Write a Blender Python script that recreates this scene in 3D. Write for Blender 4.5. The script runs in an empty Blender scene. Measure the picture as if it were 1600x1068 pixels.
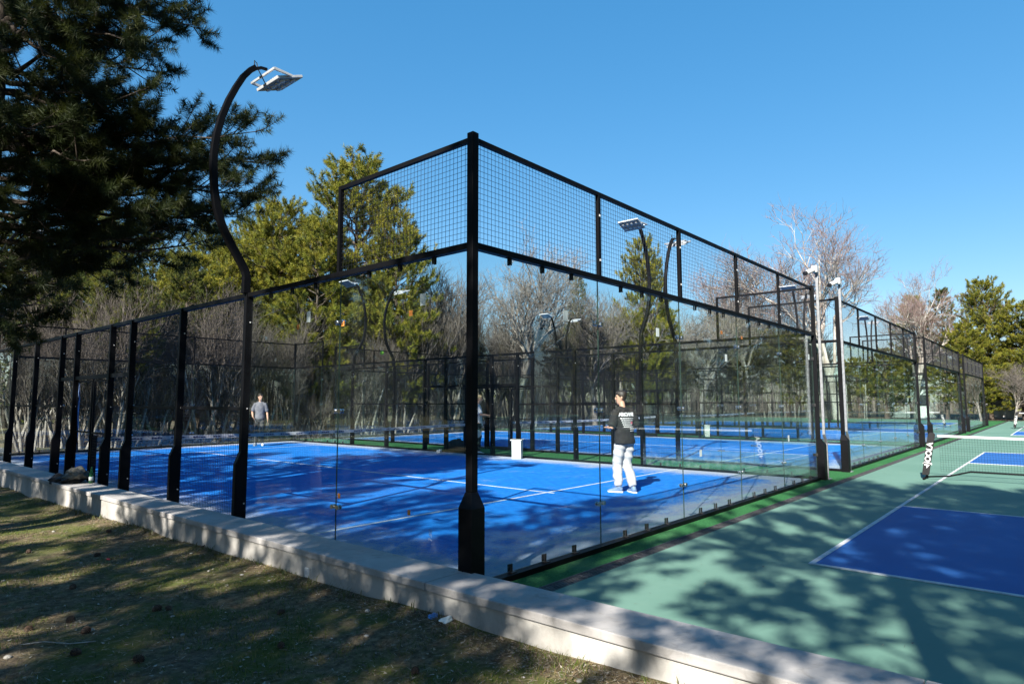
import bpy, bmesh, math, random
import numpy as np
from mathutils import Vector, Matrix, Quaternion
R = math.radians
PI = math.pi
scene = bpy.context.scene
C = scene.collection
random.seed(7)
rng = np.random.default_rng(7)

# ------------------------------------------------------------------ camera, sky, sun, exposure
CAMLOC = Vector((-3.976, -3.898, 1.586))
cam = bpy.data.cameras.new('camera')
cam.lens = 22.41
cam.sensor_width = 36.0
cam.clip_start = 0.05
cam.clip_end = 3000
cam_o = bpy.data.objects.new('camera', cam)
C.objects.link(cam_o)
cam_o.location = CAMLOC
cam_o.rotation_euler = (R(90 + 5.305), R(0.106), R(40.845 - 90))
scene.camera = cam_o

SUN_EL, SUN_AZ = 35.3, 196.5          # azimuth of the sun measured from +X, counter-clockwise
world = bpy.data.worlds.new('World')
scene.world = world
world.use_nodes = True
wn = world.node_tree
bg = wn.nodes['Background']
sky = wn.nodes.new('ShaderNodeTexSky')
sky.sky_type = 'NISHITA'
sky.sun_disc = False
sky.sun_elevation = R(SUN_EL)
sky.sun_rotation = R(90 - SUN_AZ)
sky.altitude = 300
sky.air_density = 1.0
sky.dust_density = 0.3
sky.ozone_density = 3.0
hs = wn.nodes.new('ShaderNodeHueSaturation')
hs.inputs['Saturation'].default_value = 1.95
gm_ = wn.nodes.new('ShaderNodeGamma')
gm_.inputs['Gamma'].default_value = 0.5
wn.links.new(sky.outputs[0], gm_.inputs['Color'])
wn.links.new(gm_.outputs[0], hs.inputs['Color'])
wn.links.new(hs.outputs[0], bg.inputs[0])
bg.inputs[1].default_value = 0.15

sun = bpy.data.lights.new('sun', 'SUN')
sun.energy = 5.0
sun.angle = R(0.53)
sun.color = (1.0, 0.945, 0.86)
sun_o = bpy.data.objects.new('sun', sun)
C.objects.link(sun_o)
sdir = Vector((math.cos(R(SUN_AZ)) * math.cos(R(SUN_EL)), math.sin(R(SUN_AZ)) * math.cos(R(SUN_EL)), math.sin(R(SUN_EL))))
sun_o.rotation_euler = sdir.to_track_quat('Z', 'Y').to_euler()
sun_o.location = sdir * 60

vs = scene.view_settings
scene.display_settings.display_device = 'sRGB'
vs.view_transform = 'Standard'
vs.look = 'None'
vs.exposure = 1.46
vs.gamma = 1.0
vs.use_curve_mapping = False
scene.render.engine = 'CYCLES'
cy = scene.cycles
cy.use_denoising = True
try:
    cy.denoiser = 'OPENIMAGEDENOISE'
except Exception:
    pass
cy.max_bounces = 10
cy.diffuse_bounces = 3
cy.glossy_bounces = 3
cy.transmission_bounces = 4
cy.transparent_max_bounces = 48
cy.caustics_reflective = False
cy.caustics_refractive = False
cy.sample_clamp_indirect = 6
cy.use_adaptive_sampling = False

# ------------------------------------------------------------------ materials
def mat(name):
    m = bpy.data.materials.new(name)
    m.use_nodes = True
    nt = m.node_tree
    return m, nt, nt.nodes['Principled BSDF']

def N(nt, t, **kw):
    n = nt.nodes.new(t)
    for k, v in kw.items():
        setattr(n, k, v)
    return n

def mixc(nt, fac, a, b):
    n = N(nt, 'ShaderNodeMix', data_type='RGBA')
    for sock, v in ((n.inputs[0], fac), (n.inputs[6], a), (n.inputs[7], b)):
        if isinstance(v, (int, float)):
            sock.default_value = v
        elif isinstance(v, tuple):
            sock.default_value = (*v, 1.0)
        else:
            nt.links.new(v, sock)
    return n.outputs[2]

def math_(nt, op, a, b=0.0, c=None, clamp=False):
    n = N(nt, 'ShaderNodeMath', operation=op, use_clamp=clamp)
    for i, v in enumerate((a, b, c)):
        if v is None:
            continue
        if isinstance(v, (int, float)):
            n.inputs[i].default_value = v
        else:
            nt.links.new(v, n.inputs[i])
    return n.outputs[0]

def noise(nt, vec, scale, detail=4.0, rough=0.55, dist=0.0):
    n = N(nt, 'ShaderNodeTexNoise')
    n.inputs['Scale'].default_value = scale
    n.inputs['Detail'].default_value = detail
    n.inputs['Roughness'].default_value = rough
    n.inputs['Distortion'].default_value = dist
    if vec is not None:
        nt.links.new(vec, n.inputs['Vector'])
    return n.outputs[0]

def ramp(nt, fac, lo, hi):
    n = N(nt, 'ShaderNodeMapRange', interpolation_type='SMOOTHSTEP')
    n.inputs['From Min'].default_value = lo
    n.inputs['From Max'].default_value = hi
    nt.links.new(fac, n.inputs['Value'])
    return n.outputs[0]

def objco(nt, scale=None):
    tc = N(nt, 'ShaderNodeTexCoord')
    if scale is None:
        return tc.outputs['Object']
    mp = N(nt, 'ShaderNodeMapping')
    mp.inputs['Scale'].default_value = scale
    nt.links.new(tc.outputs['Object'], mp.inputs['Vector'])
    return mp.outputs[0]

def posco(nt, scale=None):
    g = N(nt, 'ShaderNodeNewGeometry')
    if scale is None:
        return g.outputs['Position']
    mp = N(nt, 'ShaderNodeMapping')
    mp.inputs['Scale'].default_value = scale
    nt.links.new(g.outputs['Position'], mp.inputs['Vector'])
    return mp.outputs[0]

def bump(nt, bs, h, strength=0.3, dist=0.01):
    b = N(nt, 'ShaderNodeBump')
    b.inputs['Strength'].default_value = strength
    b.inputs['Distance'].default_value = dist
    nt.links.new(h, b.inputs['Height'])
    nt.links.new(b.outputs[0], bs.inputs['Normal'])

def simple(name, col, rough=0.6, metal=0.0, var=0.25, scale=6.0, bmp=0.0, spec=0.5):
    m, nt, bs = mat(name)
    co = objco(nt)
    n = noise(nt, co, scale, 6)
    dark = tuple(c * (1 - var) for c in col)
    lite = tuple(min(1.0, c * (1 + var)) for c in col)
    nt.links.new(mixc(nt, ramp(nt, n, 0.3, 0.7), dark, lite), bs.inputs['Base Color'])
    bs.inputs['Roughness'].default_value = rough
    bs.inputs['Metallic'].default_value = metal
    bs.inputs['Specular IOR Level'].default_value = spec
    if bmp:
        bump(nt, bs, noise(nt, co, scale * 12, 3), bmp, 0.004)
    return m

M = {}
M['black'] = simple('black_powder_coat', (0.0028, 0.003, 0.004), 0.5, 0, 0.3, 3, 0.04, 0.14)
M['blackplastic'] = simple('black_plastic', (0.014, 0.014, 0.015), 0.5)
M['wire'] = simple('black_wire', (0.008, 0.009, 0.012), 0.5)
M['chrome'] = simple('stainless_steel', (0.62, 0.63, 0.64), 0.25, 1.0, 0.1)
M['galv'] = simple('galvanised_steel', (0.33, 0.34, 0.355), 0.45, 0.65, 0.18, 14)
M['whitecap'] = simple('white_plastic', (0.64, 0.64, 0.63), 0.45, 0, 0.05)
M['lamphousing'] = simple('grey_white_aluminium', (0.55, 0.57, 0.58), 0.4, 0.2, 0.1)
M['lampglass'] = simple('lamp_front_glass', (0.16, 0.22, 0.25), 0.12, 0, 0.2)
M['orange'] = simple('orange_sticker', (0.55, 0.20, 0.04), 0.6)
M['paper'] = simple('white_sticker', (0.62, 0.70, 0.68), 0.6, 0, 0.05)
M['edge'] = simple('glass_edge_green', (0.03, 0.055, 0.045), 0.3)
M['line'] = simple('white_line_paint', (0.50, 0.52, 0.54), 0.8, 0, 0.14, 9)
M['chalk'] = simple('white_chalk', (0.20, 0.27, 0.42), 0.9)
M['skin'] = simple('skin', (0.50, 0.29, 0.20), 0.5, 0, 0.08)
M['hairdark'] = simple('dark_hair', (0.018, 0.012, 0.009), 0.55, 0, 0.4, 40)
M['hairblond'] = simple('fair_hair', (0.45, 0.33, 0.18), 0.55, 0, 0.3, 40)
M['blackcotton'] = simple('black_cotton', (0.010, 0.010, 0.011), 0.9, 0, 0.3, 14, 0.3)
M['greycotton'] = simple('grey_cotton', (0.13, 0.13, 0.15), 0.9, 0, 0.15, 14, 0.3)
M['whitefleece'] = simple('white_fleece', (0.44, 0.44, 0.455), 0.9, 0, 0.06, 9, 0.2)
M['darkdenim'] = simple('dark_grey_cloth', (0.040, 0.043, 0.046), 0.9, 0, 0.25, 12, 0.3)
M['whitecotton'] = simple('white_cotton', (0.50, 0.51, 0.53), 0.9, 0, 0.05)
M['lilac'] = simple('lilac_cloth', (0.30, 0.28, 0.38), 0.9, 0, 0.1)
M['greyjacket'] = simple('grey_jacket_cloth', (0.22, 0.22, 0.24), 0.9, 0, 0.2)
M['shoeblue'] = simple('blue_grey_shoe_leather', (0.13, 0.20, 0.32), 0.6, 0, 0.2)
M['shoewhite'] = simple('white_shoe_leather', (0.72, 0.72, 0.72), 0.6, 0, 0.1)
M['lips'] = simple('lips', (0.36, 0.14, 0.11), 0.5)
M['khaki'] = simple('khaki_jacket_cloth', (0.105, 0.10, 0.082), 0.92, 0, 0.3, 7, 0.5)
M['darkcloth'] = simple('charcoal_cloth', (0.022, 0.022, 0.024), 0.9, 0, 0.3)
M['red'] = simple('red_plastic', (0.55, 0.02, 0.02), 0.5)
M['pink'] = simple('pink_print', (0.55, 0.12, 0.18), 0.9)
M['bluefoil'] = simple('blue_foil', (0.08, 0.22, 0.50), 0.35, 0, 0.4, 30)
M['cone'] = simple('pine_cone_brown', (0.075, 0.045, 0.028), 0.85, 0, 0.5, 60)
M['pebble'] = simple('pale_stone', (0.30, 0.285, 0.25), 0.85, 0, 0.25, 30)
M['stick'] = simple('brown_stick', (0.06, 0.042, 0.03), 0.9, 0, 0.4, 30)
M['ball'] = simple('yellow_green_felt', (0.30, 0.62, 0.06), 0.95)
M['binwhite'] = simple('white_bin_plastic', (0.55, 0.56, 0.55), 0.5, 0, 0.08, 4)
M['bagblack'] = simple('black_bag_cloth', (0.02, 0.018, 0.018), 0.85, 0, 0.4, 9)
M['towelblue'] = simple('blue_white_towel', (0.14, 0.23, 0.46), 0.9, 0, 0.5, 5)
M['wallwhite'] = simple('white_render', (0.66, 0.65, 0.63), 0.9, 0, 0.1, 2)
M['roofgrey'] = simple('grey_roof', (0.16, 0.15, 0.15), 0.8)
M['window'] = simple('dark_window', (0.02, 0.025, 0.03), 0.15)
M['palewood'] = simple('pale_painted_wood', (0.50, 0.48, 0.44), 0.8, 0, 0.2)
M['navyprint'] = simple('navy_print', (0.02, 0.03, 0.12), 0.9)
M['grate'] = simple('weathered_grate_steel', (0.075, 0.072, 0.072), 0.6, 0.3, 0.45, 8, 0.3)
M['draindark'] = simple('drain_channel_dark', (0.012, 0.012, 0.013), 0.9)

# bottle glass
m, nt, bs = mat('green_bottle_glass')
nt.links.new(mixc(nt, ramp(nt, noise(nt, objco(nt), 18), 0.4, 0.6), (0.01, 0.10, 0.03), (0.02, 0.16, 0.05)), bs.inputs['Base Color'])
bs.inputs['Roughness'].default_value = 0.08
M['bottle'] = m

# court glass: see-through with a mirror film and faint dust
m, nt, bs = mat('tempered_glass')
nt.nodes.remove(bs)
out = nt.nodes['Material Output']
geo = N(nt, 'ShaderNodeNewGeometry')
dot = N(nt, 'ShaderNodeVectorMath', operation='DOT_PRODUCT')
nt.links.new(geo.outputs['Incoming'], dot.inputs[0])
nt.links.new(geo.outputs['Normal'], dot.inputs[1])
ca = math_(nt, 'ABSOLUTE', dot.outputs['Value'])
om = math_(nt, 'SUBTRACT', 1.0, ca, clamp=True)
sch = math_(nt, 'MULTIPLY_ADD', math_(nt, 'POWER', om, 5.0), 0.92, 0.042)
tr = N(nt, 'ShaderNodeBsdfTransparent')
tr.inputs[0].default_value = (0.925, 0.962, 0.955, 1)
gl = N(nt, 'ShaderNodeBsdfGlossy')
gl.inputs['Roughness'].default_value = 0.0
gl.inputs['Color'].default_value = (0.95, 1.0, 1.0, 1)
df = N(nt, 'ShaderNodeBsdfDiffuse')
df.inputs[0].default_value = (0.62, 0.66, 0.68, 1)
mx1 = N(nt, 'ShaderNodeMixShader')
nt.links.new(sch, mx1.inputs[0]); nt.links.new(tr.outputs[0], mx1.inputs[1]); nt.links.new(gl.outputs[0], mx1.inputs[2])
mx2 = N(nt, 'ShaderNodeMixShader')
sz = N(nt, 'ShaderNodeSeparateXYZ'); nt.links.new(posco(nt), sz.inputs[0])
low = math_(nt, 'MULTIPLY', math_(nt, 'SUBTRACT', 1.0, ramp(nt, sz.outputs[2], 0.05, 0.75)), math_(nt, 'MULTIPLY', ramp(nt, noise(nt, posco(nt), 7.0, 6, 0.7), 0.4, 0.75), 0.07))
vo = N(nt, 'ShaderNodeTexVoronoi'); vo.inputs['Scale'].default_value = 1.7
nt.links.new(posco(nt), vo.inputs['Vector'])
mark = math_(nt, 'MULTIPLY', math_(nt, 'SUBTRACT', 1.0, ramp(nt, vo.outputs['Distance'], 0.03, 0.09)), math_(nt, 'MULTIPLY', ramp(nt, noise(nt, posco(nt), 40.0, 3, 0.7), 0.4, 0.7), 0.03))
dust = math_(nt, 'MULTIPLY', ramp(nt, noise(nt, posco(nt, (1.2, 1.2, 0.5)), 2.2, 6, 0.65), 0.35, 0.8), 0.007)
dust = math_(nt, 'ADD', dust, math_(nt, 'ADD', low, mark))
nt.links.new(dust, mx2.inputs[0]); nt.links.new(mx1.outputs[0], mx2.inputs[1]); nt.links.new(df.outputs[0], mx2.inputs[2])
nt.links.new(mx2.outputs[0], out.inputs[0])
M['glass'] = m

# blue padel carpet with sand worked into it
m, nt, bs = mat('blue_padel_turf')
co = objco(nt)
sep = N(nt, 'ShaderNodeSeparateXYZ'); nt.links.new(co, sep.inputs[0])
ex = math_(nt, 'MINIMUM', sep.outputs[0], math_(nt, 'SUBTRACT', 10.0, sep.outputs[0]))
ey = math_(nt, 'MINIMUM', sep.outputs[1], math_(nt, 'SUBTRACT', 20.0, sep.outputs[1]))
ed = math_(nt, 'MINIMUM', ex, ey)
edge = math_(nt, 'SUBTRACT', 1.0, ramp(nt, ed, 0.0, 1.5))
n1 = noise(nt, co, 1.3, 5, 0.6)
n2 = noise(nt, objco(nt, (5.0, 1.6, 1)), 3.0, 6, 0.7)
n3 = noise(nt, co, 70.0, 3, 0.7)
n5 = noise(nt, co, 16.0, 4, 0.7)
blue = mixc(nt, ramp(nt, n2, 0.3, 0.7), (0.004, 0.108, 0.42), (0.010, 0.185, 0.57))
sandm = math_(nt, 'MULTIPLY_ADD', edge, 0.36, math_(nt, 'MULTIPLY', ramp(nt, n1, 0.42, 0.75), 0.16))
spk = math_(nt, 'ADD', math_(nt, 'MULTIPLY', n3, 0.55), math_(nt, 'MULTIPLY', n5, 0.45))
sand = ramp(nt, math_(nt, 'ADD', spk, sandm), 0.60, 0.86)
nt.links.new(mixc(nt, math_(nt, 'MULTIPLY', sand, 0.75), blue, (0.42, 0.41, 0.385)), bs.inputs['Base Color'])
bs.inputs['Roughness'].default_value = 0.95
bs.inputs['Specular IOR Level'].default_value = 0.15
bump(nt, bs, n3, 0.5, 0.006)
M['bluecarpet'] = m

m, nt, bs = mat('green_artificial_turf')
co = posco(nt)
n1 = noise(nt, co, 45, 4, 0.7); n2 = noise(nt, co, 1.1, 4)
g = mixc(nt, ramp(nt, n1, 0.3, 0.7), (0.010, 0.072, 0.022), (0.034, 0.155, 0.046))
nt.links.new(mixc(nt, math_(nt, 'MULTIPLY', ramp(nt, n2, 0.5, 0.8), 0.35), g, (0.14, 0.26, 0.14)), bs.inputs['Base Color'])
bs.inputs['Roughness'].default_value = 0.95
bs.inputs['Specular IOR Level'].default_value = 0.2
bump(nt, bs, n1, 0.6, 0.01)
M['greenturf'] = m

def acrylic(name, a, b, worn):
    m, nt, bs = mat(name)
    co = posco(nt)
    n1 = noise(nt, co, 0.55, 5, 0.6); n2 = noise(nt, co, 5, 6, 0.7); n3 = noise(nt, co, 160, 2)
    base = mixc(nt, ramp(nt, n1, 0.3, 0.7), a, b)
    base = mixc(nt, math_(nt, 'MULTIPLY', ramp(nt, n2, 0.52, 0.8), 0.22), base, worn)
    v = N(nt, 'ShaderNodeTexVoronoi'); v.inputs['Scale'].default_value = 2.3
    nt.links.new(co, v.inputs['Vector'])
    spot = math_(nt, 'MULTIPLY', math_(nt, 'SUBTRACT', 1.0, ramp(nt, v.outputs['Distance'], 0.012, 0.03)), 0.35)
    nt.links.new(mixc(nt, spot, base, (0.05, 0.06, 0.06)), bs.inputs['Base Color'])
    bs.inputs['Roughness'].default_value = 0.7
    bs.inputs['Specular IOR Level'].default_value = 0.3
    bump(nt, bs, n3, 0.25, 0.002)
    return m
M['acrylic'] = acrylic('green_acrylic_court', (0.096, 0.192, 0.148), (0.122, 0.226, 0.178), (0.18, 0.27, 0.22))
M['acrylicblue'] = acrylic('blue_acrylic_court', (0.014, 0.088, 0.30), (0.022, 0.112, 0.35), (0.06, 0.16, 0.39))

# stone coping and rendered face of the low wall
m, nt, bs = mat('pale_stone_coping')
co = objco(nt)
n1 = noise(nt, co, 1.6, 6, 0.6); n2 = noise(nt, co, 38, 5, 0.7); n4 = noise(nt, co, 9, 5, 0.7, 1.0)
base = mixc(nt, ramp(nt, n1, 0.3, 0.75), (0.29, 0.276, 0.264), (0.41, 0.395, 0.38))
base = mixc(nt, math_(nt, 'MULTIPLY', ramp(nt, n4, 0.48, 0.75), 0.6), base, (0.20, 0.188, 0.17))
base = mixc(nt, math_(nt, 'MULTIPLY', ramp(nt, n2, 0.6, 0.75), 0.35), base, (0.30, 0.28, 0.25))
nt.links.new(base, bs.inputs['Base Color'])
bs.inputs['Roughness'].default_value = 0.75
bump(nt, bs, n2, 0.35, 0.004)
M['stone'] = m
m, nt, bs = mat('pale_rendered_wall')
co = objco(nt)
st = noise(nt, objco(nt, (1.2, 1.2, 0.8)), 2.2, 6, 0.7); n2 = noise(nt, co, 50, 4, 0.7)
base = mixc(nt, ramp(nt, st, 0.35, 0.75), (0.40, 0.385, 0.355), (0.25, 0.235, 0.21))
nt.links.new(base, bs.inputs['Base Color'])
bs.inputs['Roughness'].default_value = 0.9
bump(nt, bs, n2, 0.4, 0.004)
M['render'] = m

# lawn, earth
m, nt, bs = mat('patchy_lawn_soil')
co = posco(nt)
n1 = noise(nt, co, 1.3, 6, 0.65); n2 = noise(nt, co, 14, 6, 0.75); n3 = noise(nt, co, 90, 4, 0.8); n4 = noise(nt, co, 0.5, 4)
base = mixc(nt, ramp(nt, n2, 0.35, 0.7), (0.095, 0.072, 0.044), (0.33, 0.255, 0.155))
base = mixc(nt, math_(nt, 'MULTIPLY', ramp(nt, n1, 0.42, 0.60), 0.8), base, (0.098, 0.128, 0.025))
base = mixc(nt, math_(nt, 'MULTIPLY', ramp(nt, n3, 0.6, 0.74), 0.5), base, (0.30, 0.26, 0.20))
base = mixc(nt, math_(nt, 'MULTIPLY', ramp(nt, n4, 0.5, 0.7), 0.35), base, (0.16, 0.14, 0.12))
nt.links.new(base, bs.inputs['Base Color'])
bs.inputs['Roughness'].default_value = 0.97
bs.inputs['Specular IOR Level'].default_value = 0.1
bump(nt, bs, math_(nt, 'ADD', n2, n3), 0.9, 0.03)
M['lawn'] = m
m, nt, bs = mat('leaf_litter_earth')
co = posco(nt)
n1 = noise(nt, co, 0.25, 6, 0.65); n2 = noise(nt, co, 6, 6, 0.75)
base = mixc(nt, ramp(nt, n2, 0.35, 0.7), (0.075, 0.058, 0.04), (0.20, 0.165, 0.12))
nt.links.new(mixc(nt, math_(nt, 'MULTIPLY', ramp(nt, n1, 0.5, 0.65), 0.6), base, (0.10, 0.12, 0.035)), bs.inputs['Base Color'])
bs.inputs['Roughness'].default_value = 0.97
bs.inputs['Specular IOR Level'].default_value = 0.1
bump(nt, bs, n2, 0.8, 0.05)
M['earth'] = m

def leafmat(name, trans=0.3):
    """foliage: colour comes from a per-tuft attribute, so every tuft has its own green"""
    m, nt, bs = mat(name)
    at = N(nt, 'ShaderNodeAttribute', attribute_name='tint')
    nt.links.new(at.outputs['Color'], bs.inputs['Base Color'])
    bs.inputs['Roughness'].default_value = 0.55
    bs.inputs['Specular IOR Level'].default_value = 0.25
    tl = N(nt, 'ShaderNodeBsdfTranslucent')
    nt.links.new(at.outputs['Color'], tl.inputs[0])
    mx = N(nt, 'ShaderNodeMixShader')
    mx.inputs[0].default_value = trans
    nt.links.new(bs.outputs[0], mx.inputs[1]); nt.links.new(tl.outputs[0], mx.inputs[2])
    nt.links.new(mx.outputs[0], nt.nodes['Material Output'].inputs[0])
    return m
M['needle'] = leafmat('pine_needles', 0.35)
M['blade'] = leafmat('grass_blades', 0.3)
M['litter'] = leafmat('dry_litter', 0.0)

def bark(name, a, b, scale):
    m, nt, bs = mat(name)
    n = noise(nt, objco(nt, (scale, scale, scale * 0.25)), 1.0, 6, 0.7)
    nt.links.new(mixc(nt, ramp(nt, n, 0.35, 0.65), a, b), bs.inputs['Base Color'])
    bs.inputs['Roughness'].default_value = 0.92
    bs.inputs['Specular IOR Level'].default_value = 0.15
    bump(nt, bs, n, 0.8, 0.03)
    return m
M['barkpine'] = bark('pine_bark', (0.035, 0.027, 0.022), (0.13, 0.105, 0.085), 9)
M['barkgrey'] = bark('grey_bare_bark', (0.125, 0.112, 0.10), (0.30, 0.275, 0.245), 8)
M['barkdark'] = bark('dark_bare_bark', (0.085, 0.073, 0.063), (0.23, 0.20, 0.175), 8)
M['barkwhite'] = bark('white_bark', (0.22, 0.19, 0.155), (0.52, 0.49, 0.44), 2.2)
M['barkpale'] = bark('pale_sapling_bark', (0.17, 0.155, 0.135), (0.44, 0.405, 0.36), 7)
M['barksapling'] = bark('dark_sapling_twigs', (0.055, 0.047, 0.04), (0.17, 0.15, 0.13), 8)
M['twigred'] = bark('reddish_twigs', (0.16, 0.11, 0.10), (0.30, 0.22, 0.20), 8)

# ------------------------------------------------------------------ helpers
class MB:
    def __init__(self):
        self.v = []; self.f = []; self.mi = []
    def add(self, vs, fs, mi=0):
        o = len(self.v)
        self.v.extend([tuple(v) for v in vs])
        for f in fs:
            self.f.append([i + o for i in f]); self.mi.append(mi)
        return self
    def box(self, x0, x1, y0, y1, z0, z1, mi=0):
        vs = [(x0, y0, z0), (x1, y0, z0), (x1, y1, z0), (x0, y1, z0), (x0, y0, z1), (x1, y0, z1), (x1, y1, z1), (x0, y1, z1)]
        return self.add(vs, [(0, 3, 2, 1), (4, 5, 6, 7), (0, 1, 5, 4), (1, 2, 6, 5), (2, 3, 7, 6), (3, 0, 4, 7)], mi)
    def prism(self, poly, axis, a, b, mi=0):
        """poly: 2-D outline; axis 'x' extrudes (y,z), 'y' extrudes (x,z), 'z' extrudes (x,y)"""
        def P(p, t):
            return {'x': (t, p[0], p[1]), 'y': (p[0], t, p[1]), 'z': (p[0], p[1], t)}[axis]
        n = len(poly)
        vs = [P(p, a) for p in poly] + [P(p, b) for p in poly]
        fs = [list(range(n)), list(range(2 * n - 1, n - 1, -1))] + [(i, n + i, n + (i + 1) % n, (i + 1) % n) for i in range(n)]
        return self.add(vs, fs, mi)
    def tube(self, pts, rad, n=6, mi=0, cap=True, flat=None):
        pts = [Vector(p) for p in pts]
        if isinstance(rad, (int, float)):
            rad = [rad] * len(pts)
        up = Vector((0, 0, 1))
        rings = []
        ref = None
        for i, p in enumerate(pts):
            d = (pts[min(i + 1, len(pts) - 1)] - pts[max(i - 1, 0)])
            d = d.normalized() if d.length > 1e-9 else Vector((0, 0, 1))
            if ref is None:
                ref = up if abs(d.z) < 0.9 else Vector((1, 0, 0))
                ref = (ref - d * ref.dot(d)).normalized()
            else:
                ref = (ref - d * ref.dot(d))
                ref = ref.normalized() if ref.length > 1e-6 else d.orthogonal().normalized()
            s = d.cross(ref)
            r = rad[i]
            rr = r if isinstance(r, (tuple, list)) else (r, r)
            rings.append([p + ref * (math.cos(2 * PI * (k + .5) / n) * rr[0]) + s * (math.sin(2 * PI * (k + .5) / n) * rr[1]) for k in range(n)])
        vs = [v for r in rings for v in r]
        fs = []
        for i in range(len(pts) - 1):
            for k in range(n):
                a = i * n + k; b = i * n + (k + 1) % n
                fs.append((a, b, b + n, a + n))
        if cap:
            fs.append(list(range(n - 1, -1, -1)))
            fs.append(list(range((len(pts) - 1) * n, len(pts) * n)))
        return self.add(vs, fs, mi)
    def lathe(self, prof, n=20, c=(0, 0), mi=0):
        vs = []; fs = []
        for r, z in prof:
            for k in range(n):
                a = 2 * PI * k / n
                vs.append((c[0] + r * math.cos(a), c[1] + r * math.sin(a), z))
        for i in range(len(prof) - 1):
            for k in range(n):
                a = i * n + k; b = i * n + (k + 1) % n
                fs.append((a, b, b + n, a + n))
        fs.append(list(range(n - 1, -1, -1)))
        fs.append(list(range((len(prof) - 1) * n, len(prof) * n)))
        return self.add(vs, fs, mi)
    def mesh(self, name, mats, smooth=False, bevel=0):
        me = bpy.data.meshes.new(name)
        me.from_pydata(self.v, [], self.f)
        for mm in (mats if isinstance(mats, (list, tuple)) else [mats]):
            me.materials.append(mm)
        if len(set(self.mi)) > 1:
            me.polygons.foreach_set('material_index', self.mi)
        if bevel:
            bm = bmesh.new(); bm.from_mesh(me)
            es = [e for e in bm.edges if len(e.link_faces) == 2 and e.calc_face_angle(0) > 0.5]
            bmesh.ops.bevel(bm, geom=es, offset=bevel, segments=2, affect='EDGES', profile=0.6)
            bm.to_mesh(me); bm.free()
        if smooth:
            me.polygons.foreach_set('use_smooth', [True] * len(me.polygons))
        me.update()
        return me

def link(name, data, parent=None, loc=(0, 0, 0), rz=0.0, rot=None, scale=None):
    o = bpy.data.objects.new(name, data)
    C.objects.link(o)
    if parent is not None:
        o.parent = parent
    o.location = loc
    o.rotation_euler = rot if rot is not None else (0, 0, rz)
    if scale is not None:
        o.scale = scale if isinstance(scale, (tuple, list)) else (scale,) * 3
    return o

def tag(o, label=None, cat=None, group=None, kind=None):
    if label: o['label'] = label
    if cat: o['category'] = cat
    if group: o['group'] = group
    if kind: o['kind'] = kind
    return o

def thing(name, label, cat, loc=(0, 0, 0), rz=0.0, group=None):
    return tag(link(name, None, None, loc, rz), label, cat, group)

def copy_tree(o, parent=None):
    c = o.copy()
    C.objects.link(c)
    c.parent = parent
    for ch in list(o.children):
        copy_tree(ch, c)
    return c

def npmesh(name, V, T, mats, tint=None, mi=None):
    """triangles from arrays, with an optional per-vertex tint"""
    me = bpy.data.meshes.new(name)
    V = np.ascontiguousarray(V, dtype=np.float32); T = np.ascontiguousarray(T, dtype=np.int32)
    me.vertices.add(len(V)); me.vertices.foreach_set('co', V.ravel())
    me.loops.add(T.size); me.loops.foreach_set('vertex_index', T.ravel())
    me.polygons.add(len(T)); me.polygons.foreach_set('loop_start', np.arange(0, T.size, 3, dtype=np.int32))
    for mm in (mats if isinstance(mats, (list, tuple)) else [mats]):
        me.materials.append(mm)
    if mi is not None:
        me.polygons.foreach_set('material_index', np.asarray(mi, dtype=np.int32))
    if tint is not None:
        a = me.attributes.new('tint', 'FLOAT_COLOR', 'POINT')
        col = np.ones((len(V), 4), dtype=np.float32); col[:, :3] = tint
        a.data.foreach_set('color', col.ravel())
    me.update(calc_edges=True)
    return me

def text_mesh(s, size, material, extrude=0.0008, align='LEFT', bold=0.0):
    cu = bpy.data.curves.new('lettering', 'FONT')
    cu.body = s; cu.size = size; cu.extrude = extrude; cu.align_x = align; cu.resolution_u = 3; cu.offset = bold
    o = bpy.data.objects.new('lettering', cu)
    C.objects.link(o)
    dg = bpy.context.evaluated_depsgraph_get()
    dg.update()
    me = bpy.data.meshes.new_from_object(o.evaluated_get(dg))
    bpy.data.objects.remove(o)
    me.materials.clear(); me.materials.append(material)
    return me

def vnoise(x, y, seed=0):
    """smooth value noise on arrays"""
    xi = np.floor(x).astype(int); yi = np.floor(y).astype(int)
    xf = x - xi; yf = y - yi
    def h(a, b):
        n = (a * 374761393 + b * 668265263 + seed * 1442695) & 0x7fffffff
        n = ((n ^ (n >> 13)) * 1274126177) & 0x7fffffff
        return ((n ^ (n >> 16)) & 0xffff) / 65535.0
    u = xf * xf * (3 - 2 * xf); v = yf * yf * (3 - 2 * yf)
    return (h(xi, yi) * (1 - u) + h(xi + 1, yi) * u) * (1 - v) + (h(xi, yi + 1) * (1 - u) + h(xi + 1, yi + 1) * u) * v

# ------------------------------------------------------------------ the ground
def sheet(name, x0, x1, y0, y1, z, m, thick=0.0):
    b = MB()
    if thick:
        b.box(x0, x1, y0, y1, z - thick, z)
    else:
        b.add([(x0, y0, z), (x1, y0, z), (x1, y1, z), (x0, y1, z)], [(0, 1, 2, 3)])
    return tag(link(name, b.mesh(name, m)), kind='structure')

sheet('ground', -0.35, 900, -900, 900, -0.034, M['earth'])
sheet('green_turf', -0.12, 58.5, -0.385, 21.0, -0.006, M['greenturf'], 0.02)
sheet('sports_ground', -0.10, 60.0, -40, -0.53, -0.006, M['acrylic'], 0.02)

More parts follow.
